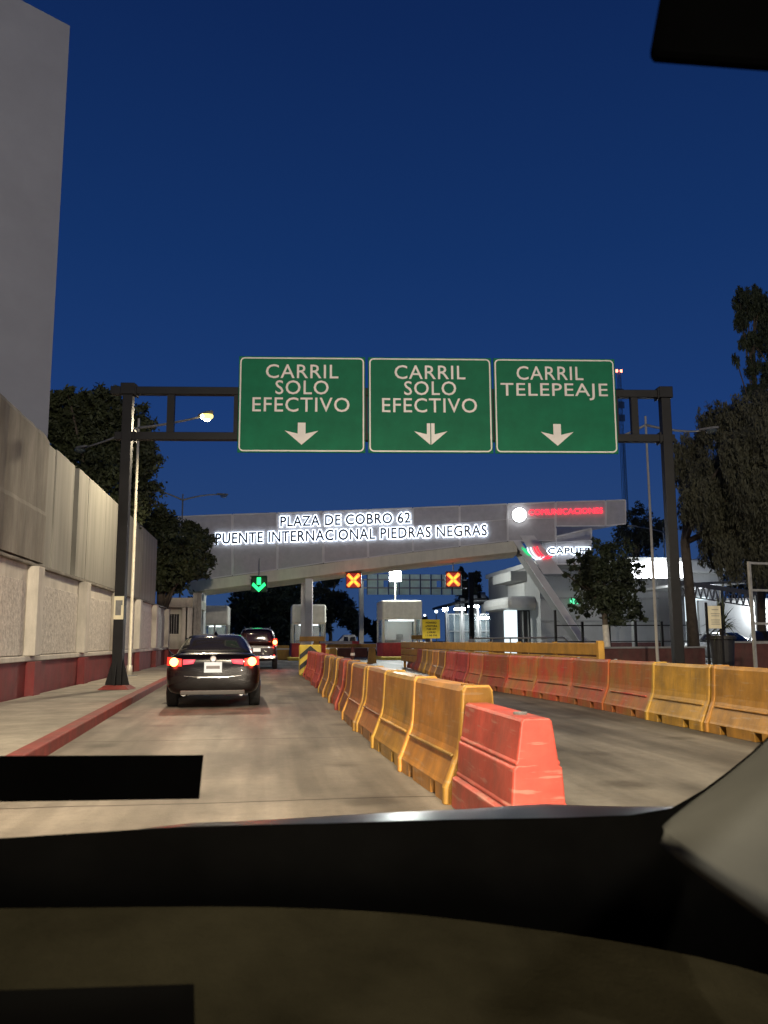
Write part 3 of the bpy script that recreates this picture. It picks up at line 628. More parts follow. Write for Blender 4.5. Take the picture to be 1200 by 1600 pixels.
# ------------------------------------------------------------------ plastic water barriers
def barrier_master(kind, L=1.9):
    s = thing('water_barrier', 'x', 'barrier')
    red = kind in ('red', 'near'); mt = {'yellow': 'plastic_yellow', 'orange': 'plastic_orange', 'red': 'plastic_red', 'near': 'plastic_red', 'faded': 'plastic_worn_glow'}[kind]
    H = .8 if kind == 'near' else .92
    if kind == 'near':
        prof = [(.235, 0), (.225, .22), (.185, .235), (.195, .25), (.18, .27), (.165, .49), (.145, .505), (.155, .52), (.14, .54), (.105, .78), (.09, .8)]
        cuts = ()
    else:
        prof = [(.275, 0), (.275, .13), (.26, .16), (.195, .33), (.16, .42), (.145, .5), (.13, .70), (.12, .88), (.095, .92)]
        cuts = ((.42, .60), (1.30, 1.48))
    def ring(y, k=1.0, zb=0, top=0, ins=0):
        P = []
        for (w, z) in prof:
            zz = max(z, zb); ww = w
            if zb and z < zb: ww = prof[1][0]
            P.append((ww * k - ins, y, zz + (top if z > .6 else 0)))
        return [(-x, yy, z) for x, yy, z in reversed(P)] + P
    rs = []
    if kind == 'near': rs = [ring(0, .96), ring(.02), ring(.06), ring(L - .06), ring(L, .96)]
    else:
        kk = .985; rs = [ring(0, 1.0 if kk > 1 else .96), ring(.01, kk, top=.004), ring(.09, kk, top=.004), ring(.10, .97)]
        for a, b in cuts: rs += [ring(a, .97), ring(a + .002, .97, .12), ring(b - .002, .97, .12), ring(b, .97)]
        rs += [ring(L - .10, .97), ring(L - .09, kk, top=.004), ring(L - .01, kk, top=.004), ring(L, 1.0 if kk > 1 else .96)]
    MB().rings(rs).build('body', mt, s, bevel=.012)
    if kind in ('yellow', 'orange', 'red'):
        for ya in (.0, L - .085):
            MB().rings([ring(ya, 1.04, top=.004), ring(ya + .015, 1.09, top=.014), ring(ya + .07, 1.09, top=.014), ring(ya + .085, 1.04, top=.004)]).build('flange', 'plastic_rib' if kind != 'red' else 'plastic_red', s, bevel=.008)
    m_ = MB()
    if kind == 'near':
        m_.tube([(0, .35, .80), (0, .35, .815)], .05, 12).build('filler_cap', 'trim_grey', s)
        MB().box(-.10, .10, -.02, -.002, .10, .13).build('drain_slot', 'black', s)
    else:
        MB().tube([(0, .3, H), (0, .3, H + .012)], .06, 12).build('filler_cap', mt, s)
        for sg in (1, -1):
            MB().box(*sorted((sg * .165, sg * .205)), .14, 1.74, .35, .375).build('moulded_rib', mt, s, bevel=.01)
        MB().tube([(0, L + .01, .1), (0, L + .01, H + .02)], .035, 10).build('joint_pin', 'galvanised', s)
    return s
masters = {k: barrier_master(k, 1.5 if k == 'near' else 1.88) for k in ('yellow', 'orange', 'red', 'near', 'faded')}
used = set()
def barrier(kind, x, y, rz, label, group):
    o = masters[kind] if kind not in used else copy_tree(masters[kind]); used.add(kind)
    o.location = (x, y, 0); o.rotation_euler = (0, 0, rz); o['label'] = label; o['group'] = group; return o
words = ['first', 'second', 'third', 'fourth', 'fifth', 'sixth', 'seventh', 'eighth', 'ninth', 'tenth', 'eleventh', 'twelfth', 'thirteenth', 'fourteenth', 'fifteenth', 'sixteenth', 'seventeenth', 'eighteenth', 'nineteenth', 'twentieth']
barrier('near', 1.73, 5.5, R(1), 'short red water barrier nearest the camera at the end of the centre row', 'water barriers in the centre row')
y = 7.05; kinds = ['yellow', 'yellow', 'orange', 'orange', 'orange', 'red', 'orange', 'orange', 'red', 'red', 'red', 'red', 'red']
for i, k in enumerate(kinds):
    barrier(k, (1.74, 1.68, 1.62, 1.6, 1.6, 1.6, 1.62, 1.64, 1.66, 1.68, 1.7, 1.72, 1.74)[i] + random.uniform(-.04, .04), y, R((3, 2, 1)[i] if i < 3 else random.uniform(-2.6, 2.6)), '%s plastic barrier, %s behind the short red one in the centre row' % (k, words[i]), 'water barriers in the centre row'); y += 1.93
# right row
path = [(6.6, 4.2), (6.45, 10), (6.5, 17.1), (6.15, 17.9), (5.98, 24), (6.2, 30), (7.3, 44)]
def along(path, step):
    res = []; i = 0; pos = Vector(path[0]);
    while i < len(path) - 1:
        t = Vector(path[i + 1]); d = t - pos
        if d.length < step * .6: i += 1; continue
        dn = d.normalized(); res.append((pos.copy(), math.atan2(dn.y, dn.x) - math.pi / 2)); pos = pos + dn * step
    return res
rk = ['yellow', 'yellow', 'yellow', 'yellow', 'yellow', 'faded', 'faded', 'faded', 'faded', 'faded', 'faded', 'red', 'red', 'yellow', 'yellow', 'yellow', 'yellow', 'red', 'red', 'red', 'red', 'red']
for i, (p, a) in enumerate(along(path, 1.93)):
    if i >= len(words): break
    k = rk[i]; k2 = {'faded': 'worn yellow and red-glow painted'}.get(k, k)
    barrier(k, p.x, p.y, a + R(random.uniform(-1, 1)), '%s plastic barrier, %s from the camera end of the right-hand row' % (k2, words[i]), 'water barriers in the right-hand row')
# chevron board at the end of the centre row
cc = at(484, 1020, 33.5)
s = thing('chevron_board', 'black and yellow striped hazard board at the far end of centre barriers', 'hazard board', (cc.x, 33.5, 0))
MB().box(-.42, .42, 0, .5, 0, 1.16).build('block', 'yellow_paint', s, bevel=.05)
m_ = MB()
for k in range(3):
    z = 1.12 - k * .40
    for sg in (1, -1):
        P = [(sg * .0, z), (sg * .41, z - .34), (sg * .41, z - .52), (0, z - .2)]
        if k == 2: P = [(0, z), (sg * .36, z - .28), (0, z - .18)]
        m_.prism(P, -.02 - .001 * (sg + 1), -.004)
m_.build('stripe', 'black', s)
# beams / boom gates
a, b = at(470, 998, 47), at(506, 998, 47)
s = thing('boom_gate', 'short yellow boom gate in front of the second booth', 'barrier gate', (a.x, 47, 0)); MB().box(-.1, b.x - a.x, -.1, .1, a.z - .12, a.z + .14).build('boom', 'yellow_metal', s, bevel=.02); MB().box(-.05, .2, 0, .25, 0, a.z - .13).build('cabinet', 'booth_white', s, bevel=.02)
a, b = at(499, 1003, 50), at(560, 1003, 50)
s = thing('boom_gate', 'white boom gate with red tip lowered across the second lane', 'barrier gate', (a.x, 50, 0)); MB().beam((0, 0, a.z), (b.x - a.x - .4, 0, a.z - .02), .14).build('boom', 'white_wall', s); MB().beam((b.x - a.x - .395, 0, a.z - .02), (b.x - a.x, 0, a.z - .03), .16).build('tip', 'booth_red', s); MB().box(-.35, -.05, -.15, .2, 0, a.z + .1).build('cabinet', 'yellow_metal', s, bevel=.02)
a, b = at(642, 996, 50), at(664, 996, 50)
s = thing('boom_gate', 'short orange boom beside the yellow notice sign', 'barrier gate', (b.x, 50, 0)); MB().box(a.x - b.x, 0, -.08, .08, a.z - .12, a.z + .12).build('boom', 'yellow_metal', s, bevel=.02); MB().box(.0, .25, -.1, .15, 0, a.z + .1).build('cabinet', 'trim_grey', s, bevel=.02)
# low yellow trestle behind
a, b = at(511, 1006, 50), at(589, 1006, 50)
s = thing('trestle_barrier', 'low yellow framed barrier closing the second lane', 'barrier', (a.x, 50.6, 0)); w = b.x - a.x
MB().box(0, w, 0, .15, .9, 1.12).build('rail', 'yellow_metal', s, bevel=.02); 
for x in (.1, w - .5): MB().prism([(x, 0), (x + .5, 0), (x + .42, .89), (x + .08, .89)], -.1, .3).build('leg', 'yellow_metal', s)
MB().box(.62, w - .52, .05, .1, .35, .88).build('panel', 'brown_wall', s)
c = at(550, 1022, 42)
s = thing('marker_post', 'small brown marker post on the road behind the centre barriers', 'post', (c.x, 42, 0)); MB().tube([(0, 0, 0), (0, 0, .05), (0, 0, .06), (0, 0, 1.0)], [.25, .25, .12, .07], 10).build('post', 'brown_wall', s); MB().tube([(0, 0, .6), (0, 0, .72)], [.115, .105], 10).build('band', 'sign_white', s)
for px, Y in ((440, 62), (515, 64)):
    c = at(px, 1010, Y); s = thing('guide_block', 'yellow island kerb block %s the second toll booth' % ('left of' if px == 440 else 'right of'), 'kerb block', (c.x, Y, 0)); MB().box(-1.1, .5, 0, .5, 0, 1.0).build('block', 'yellow_metal', s, bevel=.04); MB().box(-1.12, .52, -.02, .52, .7, .8).build('band', 'sign_white', s)
# yellow guard fence behind right row
s = thing('guard_fence', 'long yellow ribbed steel guard fence behind the right barriers', 'guard fence', (7.55, 19.2, 0), R(2))
m_ = MB(); 
for z in (.3, .62, .94): m_.box(-.04, .04, 0, 24, z, z + .29)
m_.build('rail', 'yellow_metal', s, bevel=.02)
for k in range(9): MB().box(.04, .14, k * 2.95, k * 2.95 + .12, 0, 1.25).build('post', 'yellow_metal', s)
MB().box(-.07, .07, -.15, -.003, 0, 1.28).build('end_post', 'yellow_metal', s, bevel=.02)
s = thing('handrail', 'white tubular handrail behind the yellow guard fence', 'handrail', (at(740, 997, 45).x, 45, 0))
w = at(880, 997, 45).x - s.location.x
MB().tube([(0, 0, 0), (0, 0, 1.4), (w, 0, 1.42), (w + 1.0, 0, .6), (w + 1.0, 0, 0)], .045, 8).build('rail', 'pale_pole', s)
for k in range(1, 5): MB().tube([(w * k / 5, 0, 0), (w * k / 5, 0, 1.4)], .035, 6).build('post', 'pale_pole', s)
# yellow notice
c = at(673, 983, 40); s = thing('notice_sign', 'square yellow opening-hours sign on a post above the right barriers', 'notice sign', (c.x, 40, 0)); z = c.z; h = .42
MB().box(-.42, .42, 0, .03, z - .44, z + .44).build('panel', 'sign_yellow', s, bevel=.01)
MB().box(-.03, .03, .032, .08, .0, z + .3).build('post', 'board_cream', s)
text('lettering', [('HORARIO', 0, z + .29, .5, .09), ('APERTURA', 0, z + .13, .56, .09), ('7:00 AM', 0, z - .01, .44, .09), ('CIERRE', 0, z - .16, .4, .08), ('11:00 PM', 0, z - .30, .52, .08)], 'black', s, off=.004, ext=.003, world_loc=(0, -.002, 0))

# ------------------------------------------------------------------ vehicles
def wheel(parent, x, y, r=.33, w=.22):
    t = MB().tube([(x - w / 2, y, r), (x - w / 2 + .02, y, r), (x + w / 2 - .02, y, r), (x + w / 2, y, r)], [r - .03, r, r, r - .03], 24).build('tyre', 'tyre', parent)
    sg = 1 if x > 0 else -1
    MB().tube([(x + sg * (w / 2 - .02), y, r), (x + sg * (w / 2 + .012), y, r)], [r * .62, r * .55], 16).build('rim', 'chrome', t)
def car(name, label, cat, loc, rz, paint, st, cab, tail='sedan', lit=True, group=None, brake=True):
    """st: stations (y, half width, z low, z deck) rear to front; cab: (y, half width base, half width top, z base, z top)"""
    s = thing(name, label, cat, loc, rz, group)
    rs = []
    for (y, w, a, d) in st:
        h = d - a; P = [(w * .55, a), (w * .90, a + .02), (w * .985, a + h * .22), (w, a + h * .5), (w * .985, a + h * .78), (w * .93, a + h * .93), (w * .78, d), (w * .35, d + .012)]
        rs.append([(-x, y, z) for x, z in reversed(P)] + [(x, y, z) for x, z in P])
    MB().rings(rs).build('body', paint, s, smooth=True, sub=2)
    rs = []
    for (y, wb_, wt, a, d) in cab:
        P = [(wb_, a), (wb_ * .6 + wt * .4 + .02, a + (d - a) * .45), (wt + .03, a + (d - a) * .9), (wt * .8, d), (wt * .3, d + .01)]
        rs.append([(-x, y, z) for x, z in reversed(P)] + [(x, y, z) for x, z in P])
    MB().rings(rs).build('cabin', paint, s, smooth=True, sub=2)
    L = st[-1][0]; W_ = max(q[1] for q in st)
    rr = .33 if tail == 'sedan' else .38
    for x in (-W_ + .11, W_ - .11):
        for y in (.95, L - .95): wheel(s, x, y, rr)
    return s
def patch(name, mt, parent, corners, nu=8, nv=6, bulge=(0, 0, 0), thick=.012):
    A, B, C_, D_ = [Vector(c) for c in corners]; m_ = MB(); vs = []; n = (B - A).cross(D_ - A).normalized(); bl = Vector(bulge)
    for j in range(nv + 1):
        for i in range(nu + 1):
            u, v = i / nu, j / nv; p = (A.lerp(B, u)).lerp(D_.lerp(C_, u), v) + bl * (1 - (2 * u - 1) ** 2) * (.5 + .5 * (1 - (2 * v - 1) ** 2)); vs.append(p)
    fs = [(j * (nu + 1) + i, j * (nu + 1) + i + 1, (j + 1) * (nu + 1) + i + 1, (j + 1) * (nu + 1) + i) for j in range(nv) for i in range(nu)]
    m_.add(vs, fs); o = m_.build(name, mt, parent, smooth=True); so = o.modifiers.new('solid', 'SOLIDIFY'); so.thickness = thick; so.offset = 0
    return o
sed_st = [(0.0, .80, .36, .88), (.05, .86, .30, 1.0), (.16, .905, .26, 1.07), (.45, .92, .24, 1.085), (1.0, .925, .22, 1.04), (2.3, .93, .2, 1.0), (3.7, .92, .22, .97), (4.4, .90, .24, .86), (4.75, .82, .28, .72), (4.85, .66, .34, .6)]
sed_cab = [(.42, .70, .66, 1.02, 1.075), (.55, .78, .66, .99, 1.12), (1.02, .80, .58, .97, 1.385), (1.5, .82, .57, .96, 1.45), (2.2, .82, .58, .95, 1.465), (2.8, .82, .57, .95, 1.43), (3.3, .80, .60, .94, 1.17), (3.65, .74, .64, .92, .99)]
sd = car('sedan', 'black sedan with glowing tail lights waiting in the left lane', 'car', (-1.02, 17.45, 0), R(1.5), 'car_black', sed_st, sed_cab)
patch('rear_window', 'car_glass', sd, [(-.66, .535, 1.10), (.66, .535, 1.10), (.52, 1.1, 1.405), (-.52, 1.1, 1.405)], bulge=(0, -.02, .035))
MB().tube([(-.0, 1.32, 1.44), (0, 1.2, 1.50)], [.05, .012], 8).build('antenna', 'chrome', sd)
MB().box(-.06, .06, .575, .60, 1.105, 1.13).build('high_stop_light', 'tail_dim', sd)
for sg in (-1, 1):
    patch('side_window', 'car_glass', sd, [(sg * .80, 1.2, 1.02), (sg * .80, 2.9, 1.0), (sg * .62, 2.5, 1.36), (sg * .61, 1.5, 1.38)], bulge=(sg * .02, 0, 0))
    tl = patch('tail_light', 'tail_red', sd, [(sg * .885, .10, .84), (sg * .60, -.005, .82), (sg * .60, .03, .96), (sg * .88, .13, 1.0)], bulge=(0, -.035, 0), thick=.02)
    MB().tube([(sg * .75, .015, .905), (sg * .75, -.03, .905)], [.085, .07], 16).build('bulb', 'tail_core', tl)
    t2 = patch('inner_tail_light', 'tail_dim', sd, [(sg * .575, -.012, .85), (sg * .38, -.02, .87), (sg * .34, -.005, .95), (sg * .575, .01, .95)], bulge=(0, -.02, 0), thick=.015)
    MB().rings([[(sg * .93, 2.85, .98), (sg * .97, 2.85, 1.0), (sg * .97, 2.95, 1.0), (sg * .93, 2.95, .98)], [(sg * 1.06, 2.85, .99), (sg * 1.08, 2.85, 1.1), (sg * 1.08, 3.0, 1.1), (sg * 1.06, 3.0, .99)]]).build('side_mirror', 'car_black', sd, bevel=.02)
    MB().tube([(sg * .55, -.02, .30), (sg * .55, .15, .30)], .05, 12).build('exhaust', 'chrome', sd)
    lamp('tail_glow', 'POINT', (sg * .85, -.35, .9), 12, (1, .05, .02), sd, .12)
MB().box(-.30, .30, -.055, -.03, .60, .625).tube([(-.55, -.028, .64), (-.3, -.045, .615), (.3, -.045, .615), (.55, -.028, .64)], .012, 6).build('chrome_strip', 'chrome', sd)
pl = MB().box(-.17, .17, -.045, -.035, .70, .90).build('number_plate', 'plate_emissive', sd)
MB().box(-.13, .13, -.049, -.0455, .77, .83).build('plate_print', 'trim_grey', pl)
MB().tube([(0, -.028, .965), (0, -.04, .965)], [.06, .05], 20).build('emblem', 'galvanised', sd)
MB().box(-.62, .62, -.03, .12, .27, .36).build('lower_bumper', 'bumper_grey', sd, bevel=.02)
lamp('plate_light', 'POINT', (0, -.12, .93), .6, (1, .93, .8), sd, .03)
suv_st = [(0.0, .84, .50, 1.05), (.05, .90, .42, 1.15), (.2, .93, .38, 1.2), (1.2, .95, .35, 1.2), (3.4, .95, .35, 1.18), (4.3, .93, .38, 1.1), (4.7, .85, .42, .95)]
suv_cab = [(.05, .80, .62, 1.1, 1.75), (.25, .88, .70, 1.05, 1.9), (1.4, .9, .72, 1.05, 1.95), (2.6, .9, .72, 1.05, 1.92), (3.3, .88, .7, 1.05, 1.45), (3.7, .82, .7, 1.0, 1.16)]
sv = car('sport_utility_vehicle', 'dark SUV with bright red brake light ahead of the black sedan', 'car', (-.42, 41, 0), 0, 'car_maroon', suv_st, suv_cab, 'suv')
patch('rear_window', 'car_glass', sv, [(-.68, -.0, 1.22), (.68, -.0, 1.22), (.58, .06, 1.72), (-.58, .06, 1.72)], bulge=(0, -.03, 0))
for sg in (-1, 1):
    tl = MB().box(*sorted((sg * .93, sg * .74)), -.03, .12, 1.08, 1.42).build('tail_light', 'tail_red', sv, bevel=.02)
    MB().tube([(sg * .83, -.033, 1.25), (sg * .83, -.05, 1.25)], .1, 14).build('bulb', 'tail_core', tl)
    lamp('tail_glow', 'POINT', (sg * .9, -.5, 1.2), 28, (1, .04, .02), sv, .15)
MB().box(-.85, .85, -.08, .1, .48, .66).build('rear_bumper', 'chrome', sv, bevel=.03)
MB().tube([(-.6, .2, 1.95), (-.6, 2.2, 1.97)], .02, 6).tube([(.6, .2, 1.95), (.6, 2.2, 1.97)], .02, 6).build('roof_rail', 'chrome', sv)
MB().box(-.17, .17, -.02, -.005, .82, .98).build('number_plate', 'plate_emissive', sv)
# white pickup crossing behind the booths
c = at(500, 1000, 70)
pk = thing('pickup_truck', 'white pickup truck crossing behind the second toll booth', 'pickup truck', (c.x, 70, 0))
MB().rings([[(x, -.9, .45), (x, .9, .45), (x, .92, .8), (x, .88, z), (x, -.88, z), (x, -.92, .8)] for x, z in ((0, .95), (.1, 1.05), (1.1, 1.08), (1.15, 1.1), (2.9, 1.1), (3.0, 1.08), (4.9, 1.08), (5.0, 1.0))]).build('body', 'car_white', pk, bevel=.04)
MB().rings([[(x, -y1, 1.0), (x, y1, 1.0), (x + dx, y1 * .86, z), (x + dx, -y1 * .86, z)] for x, y1, z, dx in ((1.2, .85, 1.15, .05), (1.75, .87, 1.78, .1), (2.7, .87, 1.78, 0), (2.95, .85, 1.2, -.05))]).build('cabin', 'car_white', pk, bevel=.06)
for a_, b_ in ((1.72, 2.15), (2.22, 2.7)): MB().prism([(a_, 1.2), (b_, 1.2), (b_ - .02, 1.62), (a_ + .1, 1.62)], -.875, -.80).build('side_window', 'car_glass', pk)
for x in (.95, 4.05):
    for y in (-.82, .82): t = MB().tube([(x, y - .12, .38), (x, y + .12, .38)], .38, 18).build('tyre', 'tyre', pk); MB().tube([(x, y - .13, .38), (x, y - .121, .38)], .22, 12).build('rim', 'chrome', t)
# parked cars on the right
for px, Y, rz, paint, lab in ((1195, 41, R(150), 'car_silver', 'silver car parked behind the planter at the right edge'), (1082, 50, R(200), 'car_silver', 'silver car parked behind the trunk of the weeping tree')):
    c = at(px, 1000, Y)
    pc = car('parked_car', lab, 'car', (c.x, Y, 0), rz, paint, [(y, w, a, d + .15) for y, w, a, d in sed_st], [(y, a, b_, c_ + .1, d + .22) for y, a, b_, c_, d in sed_cab], group='parked cars')
    patch('windscreen', 'car_glass', pc, [(-.66, 3.62, 1.2), (.66, 3.62, 1.2), (.55, 2.85, 1.66), (-.55, 2.85, 1.66)], bulge=(0, .02, .03))
    patch('rear_window', 'car_glass', pc, [(-.66, .5, 1.24), (.66, .5, 1.24), (.52, 1.06, 1.62), (-.52, 1.06, 1.62)], bulge=(0, -.02, .04))
    for sg in (-1, 1):
        patch('side_window', 'car_glass', pc, [(sg * .82, 1.2, 1.22), (sg * .82, 3.0, 1.2), (sg * .66, 2.5, 1.58), (sg * .65, 1.5, 1.6)], bulge=(sg * .02, 0, 0))
        MB().box(*sorted((sg * .82, sg * .55)), 4.68, 4.78, .78, .92).build('headlight', 'chrome', pc, bevel=.02)

# ------------------------------------------------------------------ trees
def foliage(name, clumps, n, size, mt, parent, droop=0, flat=1.0, seed=1):
    rnd = random.Random(seed); vs = []; fs = []
    tot = sum(c[3] ** 2 for c in clumps)
    for (x, y, z, r) in clumps:
        m_ = int(n * r * r / tot)
        subs = []
        for _ in range(max(5, int(m_ / 45))):
            u, v = rnd.uniform(-1, 1), rnd.uniform(0, 2 * math.pi); q = math.sqrt(1 - u * u); rr = r * rnd.uniform(.35, 1.0)
            subs.append((x + rr * q * math.cos(v), y + rr * q * math.sin(v), z + rr * u * flat, r * rnd.uniform(.12, .34)))
        for _ in range(m_):
            sx_, sy_, sz_, sr = rnd.choice(subs)
            if droop: px, py, pz = sx_ + rnd.gauss(0, sr * .3), sy_ + rnd.gauss(0, sr * .3), sz_ - rnd.random() ** 1.3 * droop
            else: px, py, pz = sx_ + rnd.gauss(0, sr * .6), sy_ + rnd.gauss(0, sr * .6), sz_ + rnd.gauss(0, sr * .5)
            s_ = size * rnd.uniform(.6, 1.5)
            a = Vector((rnd.gauss(0, 1), rnd.gauss(0, 1), rnd.gauss(0, 1) - (2.2 if droop else .4))).normalized(); b = a.cross(Vector((rnd.gauss(0, 1), rnd.gauss(0, 1), rnd.gauss(0, 1)))).normalized()
            p = Vector((px, py, pz)); k = len(vs); ww = .22 if droop else .42
            vs += [tuple(p - a * s_), tuple(p + b * s_ * ww), tuple(p + a * s_), tuple(p - b * s_ * ww)]; fs.append((k, k + 1, k + 2, k + 3))
    me = bpy.data.meshes.new(name); tl_ = parent.location; me.from_pydata([(v[0] - tl_.x, v[1] - tl_.y, v[2] - tl_.z) for v in vs], [], fs); me.materials.append(MATS[mt])
    o = bpy.data.objects.new(name, me); COL.objects.link(o); o.parent = parent; return o
def tree(name, label, base, trunk_pts, trunk_r, clumps, n, size, mt, droop=0, flat=1.0, seed=1, bark='bark', limbs=True, wash=None, group='trees around the toll plaza'):
    s = thing(name, label, 'tree', base, 0, group)
    MB().tube(trunk_pts, trunk_r, 10).build('trunk', bark, s, world=True, smooth=True)
    if wash:
        MB().tube([Vector(trunk_pts[0]), Vector(trunk_pts[0]).lerp(Vector(trunk_pts[1]), wash)], [trunk_r[0] + .012, trunk_r[0] * (1 - wash) + trunk_r[1] * wash + .012], 12).build('limewash_band', 'limewash', s, world=True)
    if limbs:
        m_ = MB(); t = Vector(trunk_pts[-1])
        for i_, c in enumerate(clumps[:14]):
            st_ = Vector(trunk_pts[-1 if i_ % 2 else -2]); e_ = Vector(c[:3]); md = st_.lerp(e_, .5) + Vector((0, 0, .12 * (e_ - st_).length)); m_.tube([st_, md, e_], [trunk_r[-1] * .8, trunk_r[-1] * .45, .03], 6)
        m_.build('limb', bark, s, world=True, smooth=True)
    foliage('crown', clumps, n, size, mt, s, droop, flat, seed)
    return s
def cl(px, py, Y, rpx, j=0):
    c = at(px, py, Y); return (c.x, Y + j, c.z, rpx / 1350 * Y)
def simple_tree(name, label, px, Y, cls, n, size, mt, seed, r=.25, ztop=None, **k):
    b = at(px, 1000, Y); zt = ztop or min(c[2] for c in cls)
    return tree(name, label, (b.x, Y, 0), [(b.x, Y, 0), (b.x + .05, Y, zt * .5), (b.x - .05, Y, zt + .4)], [r, r * .8, r * .6], cls, n, size, mt, seed=seed, **k)
simple_tree('tall_tree', 'dense tall tree rising behind the wall right of the tall grey building', 150, 37, [cl(95, 660, 37, 38), cl(88, 625, 37, 20), cl(108, 615, 36, 16), cl(135, 640, 37, 34), cl(165, 635, 37, 30), cl(125, 690, 37, 42), cl(175, 690, 37, 46), cl(205, 660, 37, 34), cl(215, 720, 37, 38), cl(160, 740, 36, 40), cl(215, 770, 37, 34), cl(200, 800, 36, 30), cl(230, 690, 37, 18), cl(185, 610, 37, 12)], 42000, .10, 'leaf_mid', 3, r=.3)
simple_tree('leafy_tree', 'dark leafy tree between the left wall and the footbridge end', 247, 47, [cl(240, 815, 47, 26), cl(262, 825, 47, 26), cl(255, 860, 47, 30), cl(285, 860, 46, 30), cl(262, 905, 47, 30), cl(240, 900, 47, 24), cl(290, 890, 46, 24), cl(308, 850, 48, 26), cl(300, 825, 48, 16), cl(312, 880, 48, 20)], 22000, .12, 'leaf_mid', 4)
simple_tree('round_tree', 'big rounded tree under the footbridge with its left edge lit green', 410, 84, [cl(385, 940, 84, 28), cl(420, 935, 84, 34), cl(455, 945, 86, 34), cl(375, 970, 84, 24), cl(410, 975, 84, 34), cl(440, 985, 86, 30), cl(365, 950, 82, 14), cl(395, 1000, 84, 22), cl(450, 915, 86, 20)], 24000, .2, 'leaf_dark', 5)
simple_tree('bushy_tree', 'dim bushy tree seen between the column and the orange cross', 515, 96, [cl(505, 935, 96, 24), cl(530, 945, 96, 24), cl(515, 905, 98, 16), cl(545, 965, 96, 18), cl(500, 970, 96, 22), cl(525, 900, 96, 12)], 12000, .2, 'leaf_black', 6)
simple_tree('slim_tree', 'dark slim tree behind the right lane signal', 728, 97, [cl(718, 912, 97, 16), cl(735, 925, 97, 16), cl(728, 940, 97, 16), cl(742, 903, 99, 11), cl(750, 935, 97, 12), cl(722, 895, 97, 8)], 9000, .17, 'leaf_black', 7)
# ornamental tree with white painted trunk
b = at(950, 1012, 34); b.z = 0
tree('ornamental_tree', 'dark round tree with whitewashed trunk in front of the grey wall', (b.x, 34, 0), [(b.x, 34, 0), (at(944, 965, 34).x, 34, at(944, 965, 34).z), tuple(at(940, 930, 34))], [.13, .11, .09],
     [cl(925, 880, 34, 30), cl(960, 870, 34, 32), cl(905, 905, 34, 22), cl(945, 915, 34, 40), cl(980, 905, 34, 26), cl(975, 940, 34, 26), cl(925, 940, 34, 28), cl(990, 955, 34, 18), cl(895, 880, 34, 12), cl(960, 955, 34, 26), cl(940, 860, 34, 16), cl(995, 890, 34, 12), cl(886, 900, 34, 9), cl(1004, 925, 34, 8), cl(928, 850, 34, 9), cl(1006, 966, 34, 9), cl(892, 948, 34, 10), cl(905, 960, 34, 8), cl(978, 862, 34, 9), cl(970, 975, 34, 9)], 16000, .075, 'leaf_dark', seed=8, wash=.85)
b2 = at(975, 1000, 36)
# weeping pepper tree on the right
b = at(1085, 1020, 36)
tree('weeping_tree', 'large weeping tree with hanging foliage at the right edge', (b.x, 36, 0), [(b.x, 36, 0), tuple(at(1078, 940, 36)), tuple(at(1070, 850, 36)), tuple(at(1085, 740, 36))], [.26, .22, .2, .16],
     [cl(1085, 690, 36, 26), cl(1120, 655, 35, 34), cl(1165, 650, 34, 44), cl(1070, 730, 36, 20), cl(1110, 740, 35, 44), cl(1165, 740, 34, 48), cl(1075, 790, 36, 16), cl(1130, 810, 35, 44), cl(1180, 820, 34, 44), cl(1215, 700, 34, 60), cl(1225, 820, 34, 50), cl(1110, 840, 36, 24), cl(1150, 700, 33, 30), cl(1090, 770, 34, 34), cl(1185, 770, 33, 50), cl(1140, 860, 34, 26), cl(1190, 870, 34, 30), cl(1180, 690, 33, 44), cl(1060, 700, 36, 14), cl(1200, 630, 35, 30)], 120000, .10, 'leaf_olive', droop=1.1, seed=9)
tree('tall_slender_tree', 'tall feathery tree rising above the weeping tree at the right edge', (at(1188, 1000, 40).x, 40, 0), [(at(1188, 1000, 40).x, 40, 0), tuple(at(1184, 700, 40)), tuple(at(1178, 540, 40))], [.22, .14, .08],
     [cl(1168, 470, 40, 24), cl(1190, 480, 40, 28), cl(1160, 500, 40, 18), cl(1195, 530, 40, 28), cl(1170, 530, 40, 18), cl(1175, 570, 40, 16), cl(1215, 500, 41, 40), cl(1205, 580, 40, 24), cl(1155, 455, 40, 8), cl(1180, 610, 40, 22), cl(1150, 560, 40, 8), cl(1185, 450, 40, 12)], 30000, .10, 'leaf_dark', droop=.5, seed=10)
# distant hedge of trees closing the view
for i, (px, py, Y, r, lab) in enumerate(((1000, 830, 78, 40, 'dark tree behind the right end of the footbridge'), (1180, 905, 75, 50, 'dark tree behind the white buildings at the right'), (300, 960, 110, 26, 'far dark tree left of the first toll booth'), (560, 975, 120, 16, 'far low tree behind the white boom gate'), (590, 985, 120, 14, 'far low tree left of the lit booth'), (650, 975, 125, 14, 'far tree behind the yellow notice sign'))):
    simple_tree('dark_tree', lab, px, Y, [cl(px - r * .5, py, Y, r * .7), cl(px + r * .5, py + 5, Y, r * .7), cl(px, py - r * .5, Y, r * .6), cl(px, py + r * .5, Y, r * .8), cl(px + r * .8, py - r * .2, Y, r * .45)], 6000, Y * .002, 'leaf_black', 20 + i)

